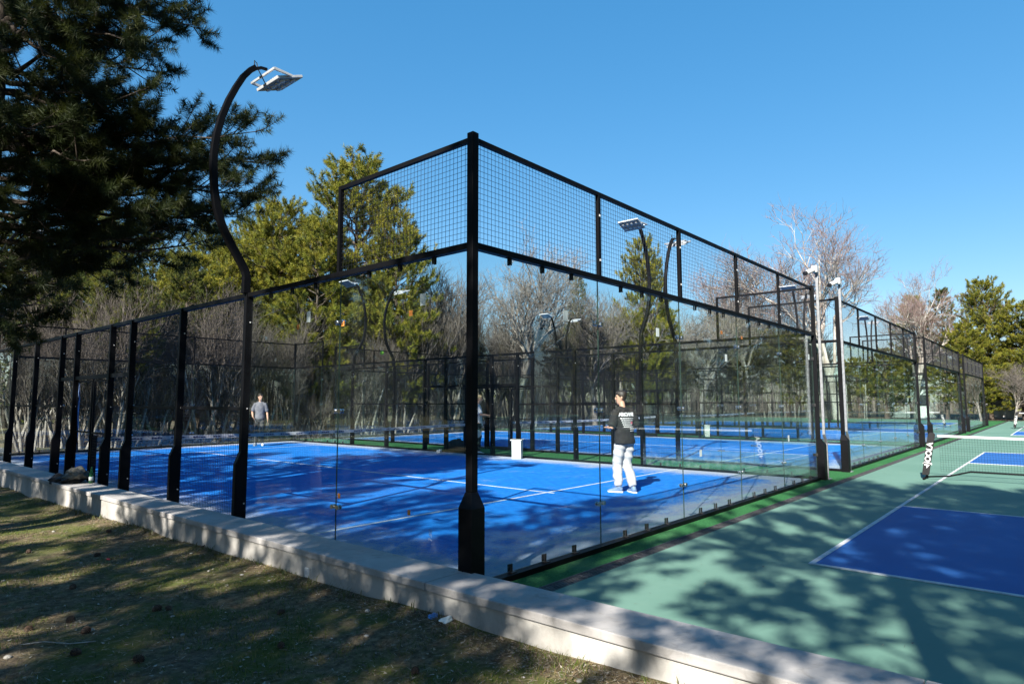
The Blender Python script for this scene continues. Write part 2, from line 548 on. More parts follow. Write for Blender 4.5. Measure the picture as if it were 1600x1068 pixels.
def lawn_h(x, y):
    yy = np.clip(y, -3.5, 16)
    h = -0.055 - 0.0115 * (yy + 1.0)
    h = h + (vnoise(x * 0.9, y * 0.9, 3) - 0.5) * 0.06 + (vnoise(x * 3.1, y * 3.1, 5) - 0.5) * 0.025
    h = h + 0.03 * np.clip((x + 1.2) / 0.7, 0, 1)
    return h
gx = np.concatenate([np.linspace(-900, -40, 8), np.linspace(-30, -6, 16), np.linspace(-5.4, -0.42, 60)])
gy = np.concatenate([np.linspace(-900, -30, 8), np.linspace(-20, -6, 10), np.linspace(-5, 16, 160), np.linspace(18, 60, 18), np.linspace(90, 900, 7)])
GX, GY = np.meshgrid(gx, gy, indexing='ij')
GZ = lawn_h(GX, GY)
V = np.stack([GX, GY, GZ], -1).reshape(-1, 3)
ny = len(gy)
I, J = np.meshgrid(np.arange(len(gx) - 1), np.arange(ny - 1), indexing='ij')
a = (I * ny + J).ravel()
T = np.concatenate([np.stack([a, a + ny, a + ny + 1], -1), np.stack([a, a + ny + 1, a + 1], -1)])
me = npmesh('lawn', V, T, M['lawn'])
me.polygons.foreach_set('use_smooth', [True] * len(me.polygons))
tag(link('lawn', me), kind='structure')

# ------------------------------------------------------------------ low wall with stone coping
wallr = math.atan(0.0105)
low_wall = thing('low_wall', 'long low rendered wall with pale stone coping between lawn and courts', 'wall', (-0.115, 0, 0), wallr)
joints = [-14, -10.4, -6.9, -3.28, -0.05, 3.5, 7.1, 10.2, 13.6, 17.2, 21, 26, 32, 40]
for y0, y1 in zip(joints[:-1], joints[1:]):
    b = MB().box(-0.455, 0.0, y0 + 0.003, y1 - 0.003, 0.128, 0.19)
    link('coping_stone', b.mesh('coping_stone', M['stone'], bevel=0.008), low_wall)
b = MB().box(-0.435, -0.015, -14, 40, -0.5, 0.122)
link('wall_face', b.mesh('wall_face', M['render']), low_wall)

# ------------------------------------------------------------------ drain beside the courts
drain = thing('drain_channel', 'long grated drain channel beside the green strip of the first court', 'drain', (0, 0, 0))
link('channel', MB().box(-0.1, 58.5, -0.532, -0.383, -0.09, -0.055).mesh('channel', M['draindark']), drain)
b = MB()
b.box(-0.1, 58.5, -0.532, -0.520, -0.06, -0.002); b.box(-0.1, 58.5, -0.395, -0.383, -0.06, -0.002)
link('channel_edge', b.mesh('channel_edge', M['grate']), drain)
b = MB()
for k in range(5):
    y = -0.517 + k * 0.0292
    b.box(0.004, 0.996, y - 0.006, y + 0.006 - 0.0025 * (k == 4), -0.03, -0.004)
for k in range(11):
    b.box(0.008 + k * 0.098, 0.016 + k * 0.098, -0.519, -0.396, -0.032, -0.006)
gm = b.mesh('grate', M['grate'])
for k in range(24):
    link('grate', gm, drain, (k, 0, random.uniform(-0.003, 0.001)))
b = MB()
for k in range(24, 58):
    for q in range(5):
        y = -0.517 + q * 0.0292
        b.box(k + 0.004, k + 0.996, y - 0.006, y + 0.0035, -0.03, -0.004)
tag(link('far_grate', b.mesh('far_grate', M['grate']), drain), kind='stuff')

# ------------------------------------------------------------------ padel cages
H3, H4 = 2.968, 3.942
def wires(b, x0, x1, z0, z1, y=0.0, step=0.05, r=0.0019):
    nx = max(1, round((x1 - x0) / step)); nz = max(1, round((z1 - z0) / step))
    for i in range(nx + 1):
        x = x0 + (x1 - x0) * i / nx
        b.tube([(x, y, z0), (x, y, z1)], r, 4, cap=False)
    for i in range(nz + 1):
        z = z0 + (z1 - z0) * i / nz
        b.tube([(x0, y + 2 * r, z), (x1, y + 2 * r, z)], r, 4, cap=False)
    return b

PM = {}
b = MB().box(-0.997, 0.997, -0.006, 0.006, 0.055, 2.925)
b.mi = [1, 1, 0, 1, 0, 1]
PM['glass_panel'] = b.mesh('glass_panel', [M['glass'], M['edge']])
b = MB()                                                    # bottom and top clips that hold the pane
b.box(-0.016, 0.016, -0.020, -0.008, 0.052, 0.125); b.box(-0.016, 0.016, 0.008, 0.018, 0.052, 0.118)
b.box(-0.024, 0.045, -0.048, -0.008, 0.046, 0.0555)
PM['clip_low'] = b.mesh('clip', M['blackplastic'], bevel=0.003)
b = MB()
b.box(-0.015, 0.015, -0.020, -0.008, 2.862, 2.93); b.box(-0.015, 0.015, 0.008, 0.018, 2.862, 2.93)
PM['clip_top'] = b.mesh('clip', M['blackplastic'], bevel=0.003)
b = MB()                                                    # stainless plate with two discs across a seam
b.box(-0.065, 0.065, -0.014, -0.0075, -0.017, 0.017)
for s in (-1, 1):
    b.tube([(s * 0.052, -0.024, 0), (s * 0.052, -0.0075, 0)], 0.025, 12)
    b.tube([(s * 0.052, 0.0075, 0), (s * 0.052, 0.02, 0)], 0.025, 12)
PM['connector'] = b.mesh('connector', M['chrome'])
for w in (2.0, 1.0):
    k = w / 2
    PM['top_mesh', w] = wires(MB(), -k + .02, k - .02, H3 + 0.02, H4 - 0.03).mesh('mesh_panel', M['wire'])
    PM['side_mesh', w] = wires(MB(), -k + .03, k - .03, 0.07, H3 - 0.04).mesh('mesh_panel', M['wire'])
    PM['gate_mesh', w] = wires(MB(), -k + .03, k - .03, 2.10, H3 - 0.04).mesh('mesh_panel', M['wire'])
PM['far_top', 2.0] = wires(MB(), -.98, .98, H3 + 0.02, H4 - 0.03, r=0.0022).mesh('mesh_panel', M['wire'])

b = MB()                                                    # side post with its deep foot plate
b.prism([(0.012, -0.02), (0.012, H3), (-0.082, H3), (-0.082, 0.96), (-0.142, 0.81), (-0.142, -0.02)], 'x', -0.034, 0.034)
PM['side_post'] = b.mesh('post', [M['black'], M['whitecap']], bevel=0.006)
PM['caps'] = MB().tube([(0.035, -0.022, 0), (0.041, -0.022, 0)], 0.009, 8).mesh('bolt_cap', M['whitecap'])
b = MB()                                                    # corner post: square tube rising from a wider foot
b.box(-0.075, 0.0, -0.075, 0.0, 0.82, 3.972)
f0, f1 = 0.70, 0.82
vs = [(-0.156, -0.156, -0.02), (0.0, -0.156, -0.02), (0.0, 0.0, -0.02), (-0.156, 0.0, -0.02),
      (-0.156, -0.156, f0), (0.0, -0.156, f0), (0.0, 0.0, f0), (-0.156, 0.0, f0),
      (-0.076, -0.076, f1), (0.0, -0.076, f1), (0.0, 0.0, f1), (-0.076, 0.0, f1)]
fs = [(0, 3, 2, 1)] + [(i, (i + 1) % 4, 4 + (i + 1) % 4, 4 + i) for i in range(4)] + [(4 + i, 4 + (i + 1) % 4, 8 + (i + 1) % 4, 8 + i) for i in range(4)] + [(8, 9, 10, 11)]
b2 = MB().add([(x - 0.0, y - 0.0, z) for x, y, z in vs], fs)
PM['corner_tube'] = b.mesh('corner_post', M['black'], bevel=0.006)
PM['corner_foot'] = b2.mesh('foot', M['black'])
b = MB()
for z in (0.49, 1.495, 2.445):
    b.box(-0.012, 0.062, 0.004, 0.030, z - 0.03, z + 0.03)
    b.box(-0.030, -0.004, -0.062, 0.012, z - 0.03, z + 0.03)
PM['clamp'] = b.mesh('clamp', M['blackplastic'], bevel=0.004)
for L in (10.0, 20.0):
    b = MB().box(-L / 2, L / 2, -0.065, 0.012, H3 - 0.045, H3 + 0.012)
    PM['rail', L] = b.mesh('rail', M['black'], bevel=0.004)
    b = MB().box(-L / 2, L / 2, -0.075, 0.022, -0.02, 0.046)
    PM['sill', L] = b.mesh('bottom_rail', M['black'], bevel=0.004)
PM['top_rail', 10.0] = MB().box(-5, 5, -0.045, -0.005, H4 - 0.042, H4).mesh('top_rail', M['black'])
PM['top_rail', 2.0] = MB().box(-1, 1, -0.045, -0.005, H4 - 0.042, H4).mesh('top_rail', M['black'])
PM['mullion'] = MB().box(-0.022, 0.022, -0.047, -0.003, H3 + 0.01, H4 - 0.002).mesh('mullion', M['black'])
PM['mullion_caps'] = MB().box(-0.012, 0.012, -0.052, -0.044, -0.011, 0.011).mesh('bolt_cap', M['whitecap'])
PM['lintel'] = MB().box(-2, 2, -0.06, 0.0, 2.02, 2.09).mesh('lintel', M['black'])
PM['midrail'] = MB().box(-0.97, 0.97, -0.03, 0.004, 1.478, 1.518).mesh('mid_rail', M['black'])
b = MB()
b.box(-0.46, -0.43, -0.02, 0.02, 0.05, 2.0); b.box(0.43, 0.46, -0.02, 0.02, 0.05, 2.0)
b.box(-0.43, 0.43, -0.02, 0.02, 1.97, 2.0); b.box(-0.43, 0.43, -0.02, 0.02, 0.05, 0.09); b.box(-0.43, 0.43, -0.02, 0.02, 1.0, 1.03)
PM['gate_frame'] = b.mesh('gate', M['black'])
PM['gate_wires'] = wires(MB(), -0.43, 0.43, 0.09, 1.97).mesh('gate_mesh', M['wire'])

def make_cage(x0, label, detail):
    root = thing('padel_cage', label, 'sports cage', (x0, 0, 0), 0, 'padel cages standing side by side')
    walls = {'S': ((5, 0), 0.0, 10.0), 'N': ((5, 20), PI, 10.0), 'W': ((0, 10), -PI / 2, 20.0), 'E': ((10, 10), PI / 2, 20.0)}
    for w, (c, rz, L) in walls.items():
        cs, sn = math.cos(rz), math.sin(rz)
        def at(u):
            return (c[0] + u * cs, c[1] + u * sn, 0)
        link('rail', PM['rail', L], root, at(0), rz)
        link('bottom_rail', PM['sill', L], root, at(0), rz)
        us = [-4, -2, 0, 2, 4] if L == 10 else [-9, -7, 7, 9]
        for i, u in enumerate(us):
            g = link('glass_panel', PM['glass_panel'], root, at(u), rz)
            if detail >= 1:
                for du in (-0.5, 0, 0.5):
                    if detail >= 2 or w == 'S':
                        link('clip', PM['clip_low'], g, (du, 0, 0))
                        link('clip', PM['clip_top'], g, (du, 0, 0))
            seam = (i < 4) if L == 10 else (i in (0, 2))
            if seam:
                for z in (0.48, 1.485, 2.44):
                    link('connector', PM['connector'], g, (1.0, 0, z))
        tops = us if L == 10 else [-9, 9]
        for u in tops:
            link('mesh_panel', PM['top_mesh', 2.0] if detail >= 1 else PM['far_top', 2.0], root, (at(u)[0] + 0.025 * sn, at(u)[1] - 0.025 * cs, 0), rz)
        if L == 10:
            link('top_rail', PM['top_rail', 10.0], root, at(0), rz)
            for u in (-3, -1, 1, 3):
                mu = link('mullion', PM['mullion'], root, at(u), rz)
                for z in (3.16, 3.67):
                    link('bolt_cap', PM['mullion_caps'], mu, (0, 0, z))
        else:
            for u in (-9, 9):
                link('top_rail', PM['top_rail', 2.0], root, at(u), rz)
            for u in (-8, 8):
                mu = link('mullion', PM['mullion'], root, at(u), rz)
            for u in (-6, -4, -2, -1, 1, 2, 4, 6):
                po = link('post', PM['side_post'], root, at(u), rz)
                if detail >= 2:
                    for z in (0.32, 1.5, 2.6):
                        link('bolt_cap', PM['caps'], po, (0, 0, z)); link('bolt_cap', PM['caps'], po, (0, -0.044, z), PI)
            for u in (-5, -3, 3, 5):
                link('mesh_panel', PM['side_mesh', 2.0], root, at(u), rz)
                link('mid_rail', PM['midrail'], root, at(u), rz)
            for u in (-1.5, 1.5):
                link('mesh_panel', PM['side_mesh', 1.0], root, at(u), rz)
            link('lintel', PM['lintel'], root, at(0), rz)
            link('mesh_panel', PM['gate_mesh', 2.0], root, at(0), rz)
            for u in (-0.5, 0.5):
                if w == 'W' or u > 0:
                    gt = link('gate', PM['gate_frame'], root, at(u), rz)
                    link('gate_mesh', PM['gate_wires'], gt)
    for (cx, cyy, rz) in ((0, 0, 0), (10, 0, PI / 2), (10, 20, PI), (0, 20, -PI / 2)):
        p = link('corner_post', PM['corner_tube'], root, (cx, cyy, 0), rz)
        link('foot', PM['corner_foot'], p)
        link('clamp', PM['clamp'], p)
    return root

cageX = [0, 12, 24, 36]
cage1 = make_cage(0, 'nearest glass and black mesh padel cage with corner post by the low wall', 2)
make_cage(12, 'second glass padel cage with grey camera pole at its near corner', 1)
make_cage(24, 'third glass padel cage in the row beyond the net with white lettering', 0)
make_cage(36, 'farthest glass padel cage at the right end of the row', 0)

# stickers on the panes of the first cage, all flat labels stuck on the outside
def panel_of(wall, u):
    for o in cage1.children:
        if o.name.startswith('glass_panel'):
            if wall == 'S' and abs(o.location.y) < .01 and abs(o.location.x - u) <= 1.0: return o
            if wall == 'W' and abs(o.location.x) < .01 and abs(o.location.y - u) <= 1.0: return o
def sticker(wall, u, z, w, h, m):
    g = panel_of(wall, u)
    lu = (u - g.location.x) if wall == 'S' else -(u - g.location.y)
    b = MB().box(lu - w / 2, lu + w / 2, -0.0078, -0.0064, z - h / 2, z + h / 2)
    link('sticker', b.mesh('sticker', m), g)
for u, z, w, h, m in ((0.646, 2.545, 0.075, 0.115, 'paper'), (2.62, 2.555, 0.075, 0.125, 'paper'), (0.82, 2.432, 0.05, 0.055, 'orange'),
                      (2.84, 2.452, 0.05, 0.06, 'orange'), (1.94, 2.422, 0.05, 0.055, 'orange'), (0.81, 0.553, 0.04, 0.05, 'orange'), (1.94, 0.60, 0.045, 0.05, 'orange')):
    sticker('W', u, z, w, h, M[m])
for u, z, w, h, m in ((1.381, 2.473, 0.08, 0.11, 'paper'), (3.375, 2.459, 0.08, 0.11, 'paper'), (5.54, 2.24, 0.08, 0.11, 'paper'), (4.55, 0.86, 0.07, 0.09, 'paper'),
                      (8.3, 0.9, 0.08, 0.11, 'paper'), (9.75, 2.47, 0.08, 0.11, 'paper'), (5.4, 2.62, 0.06, 0.05, 'orange'), (6.2, 2.60, 0.06, 0.05, 'orange')):
    sticker('S', u, z, w, h, M[m])
tx = text_mesh('. 7.80', 0.062, M['chalk'], 0.0004)
g = panel_of('W', 0.5)
link('handwriting', tx, g, (-0.489 + 0.5 + 0.5, -0.0072, 0.30), rot=(R(90), R(-90), 0))

# ------------------------------------------------------------------ padel courts: carpets, lines, nets
lm = {}
for i, x0 in enumerate(cageX):
    b = MB().box(0.03, 9.97, 0.03, 19.97, -0.02, 0.0)
    o = link('blue_turf', b.mesh('blue_turf', M['bluecarpet']), None, (x0, 0, 0)); tag(o, kind='structure')
    b = MB()
    b.box(0.04, 9.96, 3.025, 3.075, 0.001, 0.004); b.box(0.04, 9.96, 16.925, 16.975, 0.001, 0.004)
    b.box(4.975, 5.025, 2.90, 3.024, 0.001, 0.004); b.box(4.975, 5.025, 3.076, 16.924, 0.001, 0.004)
    o = link('court_line', b.mesh('court_line', M['line']), None, (x0, 0, 0)); tag(o, kind='structure')

def net_height(x):
    t = abs(x - 5) / 5
    return 0.875 + 0.045 * t * t
b = MB()
for i in range(214):
    x = 0.1 + i * 9.8 / 213
    b.tube([(x, 0, 0.02), (x, 0, net_height(x) - 0.05)], 0.0013, 3, cap=False)
for k in range(19):
    b.tube([(x, 0.003, 0.03 + (net_height(x) - 0.09) * k / 18) for x in np.linspace(0.1, 9.9, 9)], 0.0013, 3, cap=False)
net_m = b.mesh('net_mesh', M['wire'])
b = MB()
xs = np.linspace(0.1, 9.9, 21)
for s in (-1, 1):
    vs = []; fs = []
    for i, x in enumerate(xs):
        h = net_height(x); vs += [(x, s * 0.006, h - 0.075), (x, s * 0.006, h)]
        if i: fs.append((2 * i - 2, 2 * i, 2 * i + 1, 2 * i - 1))
    b.add(vs, fs)
vs = []; fs = []
for i, x in enumerate(xs):
    h = net_height(x); vs += [(x, -0.006, h), (x, 0.006, h)]
    if i: fs.append((2 * i - 2, 2 * i - 1, 2 * i + 1, 2 * i))
b.add(vs, fs)
tape_m = b.mesh('tape', M['whitecotton'])
b = MB()
x = 0.35
rr = random.Random(3)
while x < 9.6:                                              # rows of dark print, too small in the photograph to read
    for q in range(rr.choice((3, 4, 5))):
        h = net_height(x) - 0.038
        wv = rr.uniform(0.025, 0.05)
        for s in (-1, 1):
            b.box(x, x + wv, s * 0.0085 - 0.001, s * 0.0085 + 0.001, h - 0.017, h + rr.uniform(0.004, 0.018))
        x += wv + 0.014
    x += rr.choice((0.10, 0.16, 0.3))
print_m = b.mesh('lettering', M['navyprint'])
b = MB().box(-0.035, 0.035, -0.035, 0.035, -0.01, 0.955)
npost_m = b.mesh('net_post', M['black'], bevel=0.005)
labels = ['padel net with printed white tape across the nearest blue court', 'padel net with white tape across the second blue court',
          'padel net with white tape across the third blue court', 'padel net with white tape across the farthest blue court']
for x0, lb in zip(cageX, labels):
    t = thing('padel_net', lb, 'net', (x0, 10, 0), 0, 'padel nets across the blue courts')
    tag(link('net_mesh', net_m, t), kind=None)
    tp = link('tape', tape_m, t)
    link('lettering', print_m, tp)
    for x in (0.06, 9.94):
        link('net_post', npost_m, t, (x, 0, 0))

# ------------------------------------------------------------------ pickleball courts on the green ground
PBY = -1.94                                                  # left sideline
def pb_court(xb, depth, xnet, x2, far):
    o = sheet('blue_court', xb, xb + depth, PBY - 6.1, PBY, -0.002, M['acrylicblue'])
    o2 = sheet('blue_court', x2, x2 + depth, PBY - 6.1, PBY, -0.002, M['acrylicblue'])
    b = MB()
    w = 0.05
    z0, z1 = -0.0055, 0.002
    b.box(xb - w, x2 + depth + w, PBY, PBY + w, z0, z1)
    b.box(xb - w, x2 + depth + w, PBY - 6.1 - w, PBY - 6.1, z0, z1)
    for x in (xb - w, xb + depth, x2 - w, x2 + depth):
        b.box(x, x + w, PBY - 6.098, PBY - 0.002, z0, z1)
    for x in (xb, x2):
        b.box(x + 0.002, x + depth - 0.002, PBY - 3.075, PBY - 3.025, z0, z1)
    tag(link('court_line', b.mesh('court_line', M['line'])), kind='structure')
pb_court(2.83, 4.47, 11.57, 16.1, False)
pb_court(33.3, 4.47, 42.0, 46.6, True)

def pb_net(xn, label):
    t = thing('pickleball_net', label, 'net', (xn, PBY, 0), 0, 'portable nets on the green ground')
    W = 6.66
    b = MB()                                                  # nearest upright inside its sleeve, local y runs to -W
    # base: feet, sloping end tubes and the low centre bar
    b.tube([(-0.26, 0.30, 0.02), (0.26, 0.30, 0.02)], 0.022, 10)
    b.tube([(-0.26, -W + 0.26, 0.02), (0.26, -W + 0.26, 0.02)], 0.022, 10)
    b.tube([(0, 0.30, 0.035), (0, -0.1, 0.075), (0, -0.46, 0.185), (0, -1.4, 0.185), (0, -3.1, 0.19), (0, -5.0, 0.185), (0, -W + 0.95, 0.185), (0, -W + 0.6, 0.075), (0, -W + 0.26, 0.035)], 0.017, 10)
    b.tube([(0, -3.04, 0.18), (0, -3.04, 0.88)], 0.014, 8)
    b.tube([(-0.3, -3.04, 0.02), (0.3, -3.04, 0.02)], 0.02, 8); b.tube([(0, -3.04, 0.02), (0, -3.04, 0.18)], 0.018, 8)
    link('base_frame', b.mesh('base_frame', M['black'], smooth=True), t)
    um = MB().tube([(0, 0.28, 0.03), (0, 0.15, 0.90)], 0.018, 10).mesh('upright', M['black'], smooth=True)
    link('upright', um, t)
    link('upright', um, t, (0, -W + 0.56, 0), PI)
    b = MB()
    top = lambda y: 0.893 - 0.03 * math.sin(PI * min(1, max(0, (-y) / W)))
    for i in range(146):
        y = 0.03 - i * (W - 0.1) / 145
        b.tube([(0, y, 0.16), (0, y, top(y))], 0.0016, 3, cap=False)
    for k in range(16):
        b.tube([(0.003, y, 0.16 + (top(y) - 0.19) * k / 15) for y in np.linspace(0.03, -W + .07, 8)], 0.0016, 3, cap=False)
    link('net_mesh', b.mesh('net_mesh', M['wire']), t)
    b = MB()
    ys = np.linspace(0.06, -W + 0.05, 15)
    vs = []; fs = []
    for i, y in enumerate(ys):
        h = top(y)
        vs += [(-0.008, y, h - 0.045), (-0.008, y, h), (0.008, y, h), (0.008, y, h - 0.045)]
        if i:
            a = 4 * i - 4
            fs += [(a, a + 4, a + 5, a + 1), (a + 1, a + 5, a + 6, a + 2), (a + 2, a + 6, a + 7, a + 3)]
    b.add(vs, fs)
    link('tape', b.mesh('tape', M['whitecotton']), t)
    # leaning sleeves with white lettering on both faces
    for sy in (0, 1):
        e = MB()
        yb, yt = (0.30, 0.155) if sy == 0 else (-W + 0.28, -W + 0.41)
        wv = 0.062
        e.prism([(yb + wv, 0.075), (yb - wv, 0.075), (yt - wv, 0.90), (yt - 0.03, 0.935), (yt + 0.02, 0.935), (yt + wv, 0.90)], 'x', -0.024, 0.024)
        sl = link('sleeve', e.mesh('sleeve', M['blackcotton'], bevel=0.006), t)
        tm = text_mesh('JOOLA', 0.142, M['whitecap'], 0.0006, bold=0.004)
        lean = math.atan2(yb - yt, 0.86)
        for side in (-1, 1):
            # reads upwards, the triangular mark first
            rot = Matrix.Rotation(0, 4, 'Z')
            yc = yb + (yt - yb) * (0.235 / 0.86)
            if side < 0:
                m3 = Matrix(((0, 0, -1), (-math.sin(lean), math.cos(lean), 0), (math.cos(lean), math.sin(lean), 0)))
                oy = -0.046
            else:
                m3 = Matrix(((0, 0, 1), (-math.sin(lean), -math.cos(lean), 0), (math.cos(lean), -math.sin(lean), 0)))
                oy = 0.046
            for nm, dta, zz in (('lettering', tm, 0.30), ('logo', None, 0.20)):
                if dta is None:
                    q = MB().add([(0, 0, 0), (0.07, 0, 0), (0.07, 0.045, 0), (0.045, 0.045, 0), (0, 0, 0.0)], [(0, 1, 2)])
                    q = MB().prism([(0.0, 0.046), (0.085, 0.0), (0.085, 0.092), (0.055, 0.092), (0.055, 0.056)], 'z', -0.0006, 0.0006)
                    dta = q.mesh('logo', M['whitecap'])
                yc = yb + (yt - yb) * ((zz - 0.04) / 0.86)
                o = link(nm, dta, sl)
                o.matrix_local = Matrix.Translation((side * 0.0252, yc + oy * (1 if side < 0 else 1), zz)) @ m3.to_4x4()
    return t
pb_net(11.57, 'portable net on black frame with white lettered sleeve in front of the blue court')
pb_net(42.0, 'small distant portable net with white top tape at the far end of the green ground')

# ------------------------------------------------------------------ floodlights
def make_floodlight(label, x, y, side):
    """side = +1: the pole belongs to a left wall and leans its head to +x"""
    t = thing('floodlight', label, 'floodlight', (x, y, H3), 0 if side > 0 else PI, 'curved black floodlight poles over the courts')
    return t
prof = [(-0.078, 0.0), (-0.078, 0.22), (-0.10, 0.30), (-0.20, 0.46), (-0.32, 0.645), (-0.42, 0.83), (-0.49, 1.03), (-0.535, 1.28), (-0.557, 1.55), (-0.557, 1.75), (-0.535, 1.96), (-0.48, 2.22), (-0.395, 2.48), (-0.31, 2.68), (-0.22, 2.86), (-0.13, 2.985), (-0.06, 3.05)]
b = MB()
sec = []
for i, (px, pz) in enumerate(prof):
    q0 = prof[max(0, i - 1)]; q1 = prof[min(len(prof) - 1, i + 1)]
    d = Vector((q1[0] - q0[0], 0, q1[1] - q0[1])).normalized()
    nrm = Vector((d.z, 0, -d.x)) * (0.048 - 0.014 * i / len(prof)) 
    yv = Vector((0, 0.036, 0))
    p = Vector((px, 0, pz))
    sec += [p - nrm - yv, p + nrm - yv, p + nrm + yv, p - nrm + yv]
fs = []
for i in range(len(prof) - 1):
    for k in range(4):
        a = 4 * i + k; c2 = 4 * i + (k + 1) % 4
        fs.append((a, c2, c2 + 4, a + 4))
fs += [(3, 2, 1, 0), tuple(range(4 * len(prof) - 4, 4 * len(prof)))]
b.add(sec, fs)
pole_m = b.mesh('pole', M['black'], bevel=0.008)
tilt = R(23)
b = MB(); b.box(-0.22, 0.22, -0.31, 0.31, -0.020, 0.020)
b.box(-0.15, 0.15, -0.18, 0.18, 0.020, 0.045)
for k in range(7):
    b.box(-0.14, 0.14, -0.165 + k * 0.052, -0.157 + k * 0.052, 0.045, 0.062)
head_m = b.mesh('lamp_head', M['lamphousing'], bevel=0.006)
b = MB(); b.box(-0.20, 0.20, -0.285, 0.285, -0.025, -0.0205)
face_m = b.mesh('front_glass', M['lampglass'])
b = MB()
b.lathe([(0.042, -0.0255), (0.039, -0.045), (0.034, -0.051), (0.02, -0.054)], 12)
lens_m = b.mesh('lens', M['lamphousing'])
b = MB()
b.box(-0.26, -0.225, -0.345, 0.345, 0.10, 0.13); b.prism([(-0.26, 0.10), (-0.225, 0.13), (0.03, 0.012), (0.0, -0.012)], 'y', -0.345, -0.318); b.prism([(-0.26, 0.10), (-0.225, 0.13), (0.03, 0.012), (0.0, -0.012)], 'y', 0.318, 0.345)
brk_m = b.mesh('bracket', M['lamphousing'], bevel=0.004)
arm_m = MB().tube([(-0.10, 0, 3.01), (0.02, 0, 3.08), (0.10, 0, 3.09)], 0.022, 8).mesh('arm', M['black'])
cable_m = MB().tube([(-0.06, 0.03, 3.10), (-0.05, 0.05, 3.17), (-0.02, 0.05, 3.15), (0.0, 0.04, 3.06), (0.10, 0.03, 2.90)], 0.007, 6).mesh('cable', M['blackplastic'])
lamps = [(-0.0, 4, 1, 'tall curved floodlight on the near side post, head against open sky'),
         (-0.0, 16, 1, 'white floodlight head half hidden by the dark pine on the left'),
         (10, 4, -1, 'floodlight with broad grey panel in front of the small pine behind the mesh'),
         (10, 16, -1, 'floodlight with pale panel seen through the left glass of the nearest cage'),
         (12, 4, 1, 'thin white floodlight seen edge-on beside a mullion of the near mesh'),
         (12, 16, 1, 'edge-on floodlight seen through the left glass close to the corner post'),
         (22, 4, -1, 'floodlight behind the top corner of the near cage by the grey camera pole'),
         (22, 16, -1, 'small blue-grey floodlight in front of the large bare tree'),
         (24, 4, 1, 'thin floodlight between the two grey camera poles'),
         (24, 16, 1, 'small white edge-on floodlight against grey twigs near a glass seam'),
         (34, 4, -1, 'far floodlight on the right side of the third cage'),
         (36, 4, 1, 'far floodlight on the left side of the farthest cage'),
         (46, 4, -1, 'farthest floodlight at the right end of the cages')]
for x, y, s, lb in lamps:
    t = make_floodlight(lb, x, y, s)
    link('pole', pole_m, t)
    link('arm', arm_m, t)
    link('cable', cable_m, t)
    h = link('lamp_head', head_m, t, (0.29, 0, 2.97), rot=(0, -tilt, 0), scale=0.9)
    link('front_glass', face_m, h)
    if y == 4 and x < 11:
        for i in range(2):
            for k in range(4):
                link('lens', lens_m, h, (-0.09 + i * 0.18, -0.20 + k * 0.135, 0))
    link('bracket', brk_m, h)

# ------------------------------------------------------------------ grey poles with security cameras at two corners
def camera_pole(x, sgn, lb1, lb2, grp):
    t = thing('steel_pole', lb1, 'pole', (x, -0.13, 0), 0, 'grey camera poles')
    b = MB()
    pr_ = [(0.155 * sgn, 0.0), (0.155 * sgn, 0.72), (0.02 * sgn, 0.90), (0.02 * sgn, 4.40)]
    b.tube([(px, 0, pz) for px, pz in pr_], 0.034, 4)
    link('pole', b.mesh('pole', M['galv'], bevel=0.004), t)
    link('base_plate', MB().box(0.155 * sgn - 0.08, 0.155 * sgn + 0.08, -0.06, 0.06, -0.008, 0.008).mesh('base_plate', M['galv']), t)
    c = thing('security_camera', lb2, 'security camera', (x + 0.02 * sgn, -0.13, 4.30), 0, 'white security cameras')
    b = MB().box(-0.16, -0.036, -0.05, 0.05, -0.07, 0.07)
    link('junction_box', b.mesh('junction_box', M['whitecap'], bevel=0.01), c)
    b = MB().tube([(-0.16, 0, 0.0), (-0.20, 0.0, 0.0), (-0.22, 0.02, -0.03)], 0.022, 8)
    link('arm', b.mesh('arm', M['whitecap']), c)
    b = MB().tube([(-0.18, 0.01, -0.02), (-0.35, 0.10, -0.10)], 0.048, 14)
    link('housing', b.mesh('housing', M['whitecap'], smooth=False), c)
    b = MB().tube([(-0.352, 0.101, -0.101), (-0.40, 0.127, -0.124)], 0.043, 14)
    link('lens_hood', b.mesh('lens_hood', M['blackplastic']), c)
camera_pole(10.09, 1, 'grey steel pole bolted to the right corner of the nearest cage', 'white security camera with black lens on the nearer grey pole', 1)
camera_pole(11.87, 1, 'grey steel pole bolted to the left corner of the second cage', 'white security camera on the second, lower-looking grey pole', 1)

# ------------------------------------------------------------------ white bins, bags, bottle, jacket, ball, towel
b = MB()
b.prism([(-0.15, 0.0), (0.15, 0.0), (0.19, 0.52), (-0.19, 0.52)], 'y', -0.13, 0.13)
b.box(-0.205, 0.205, -0.156, 0.165, 0.50, 0.535)
bm_ = b.mesh('bin', M['binwhite'], bevel=0.012)
rimm = MB().box(-0.175, 0.175, -0.135, 0.135, 0.530, 0.538).mesh('opening', M['draindark'])
for x, y, lb in ((9.72, 7.75, 'white plastic bin standing by the far mesh of the nearest court'), (23.4, 8.3, 'white plastic bin standing in the gap beyond the second court')):
    t = thing('waste_bin', lb, 'bin', (x, y, -0.002), R(30), 'white waste bins')
    link('bin_body', bm_, t); link('opening', rimm, t)

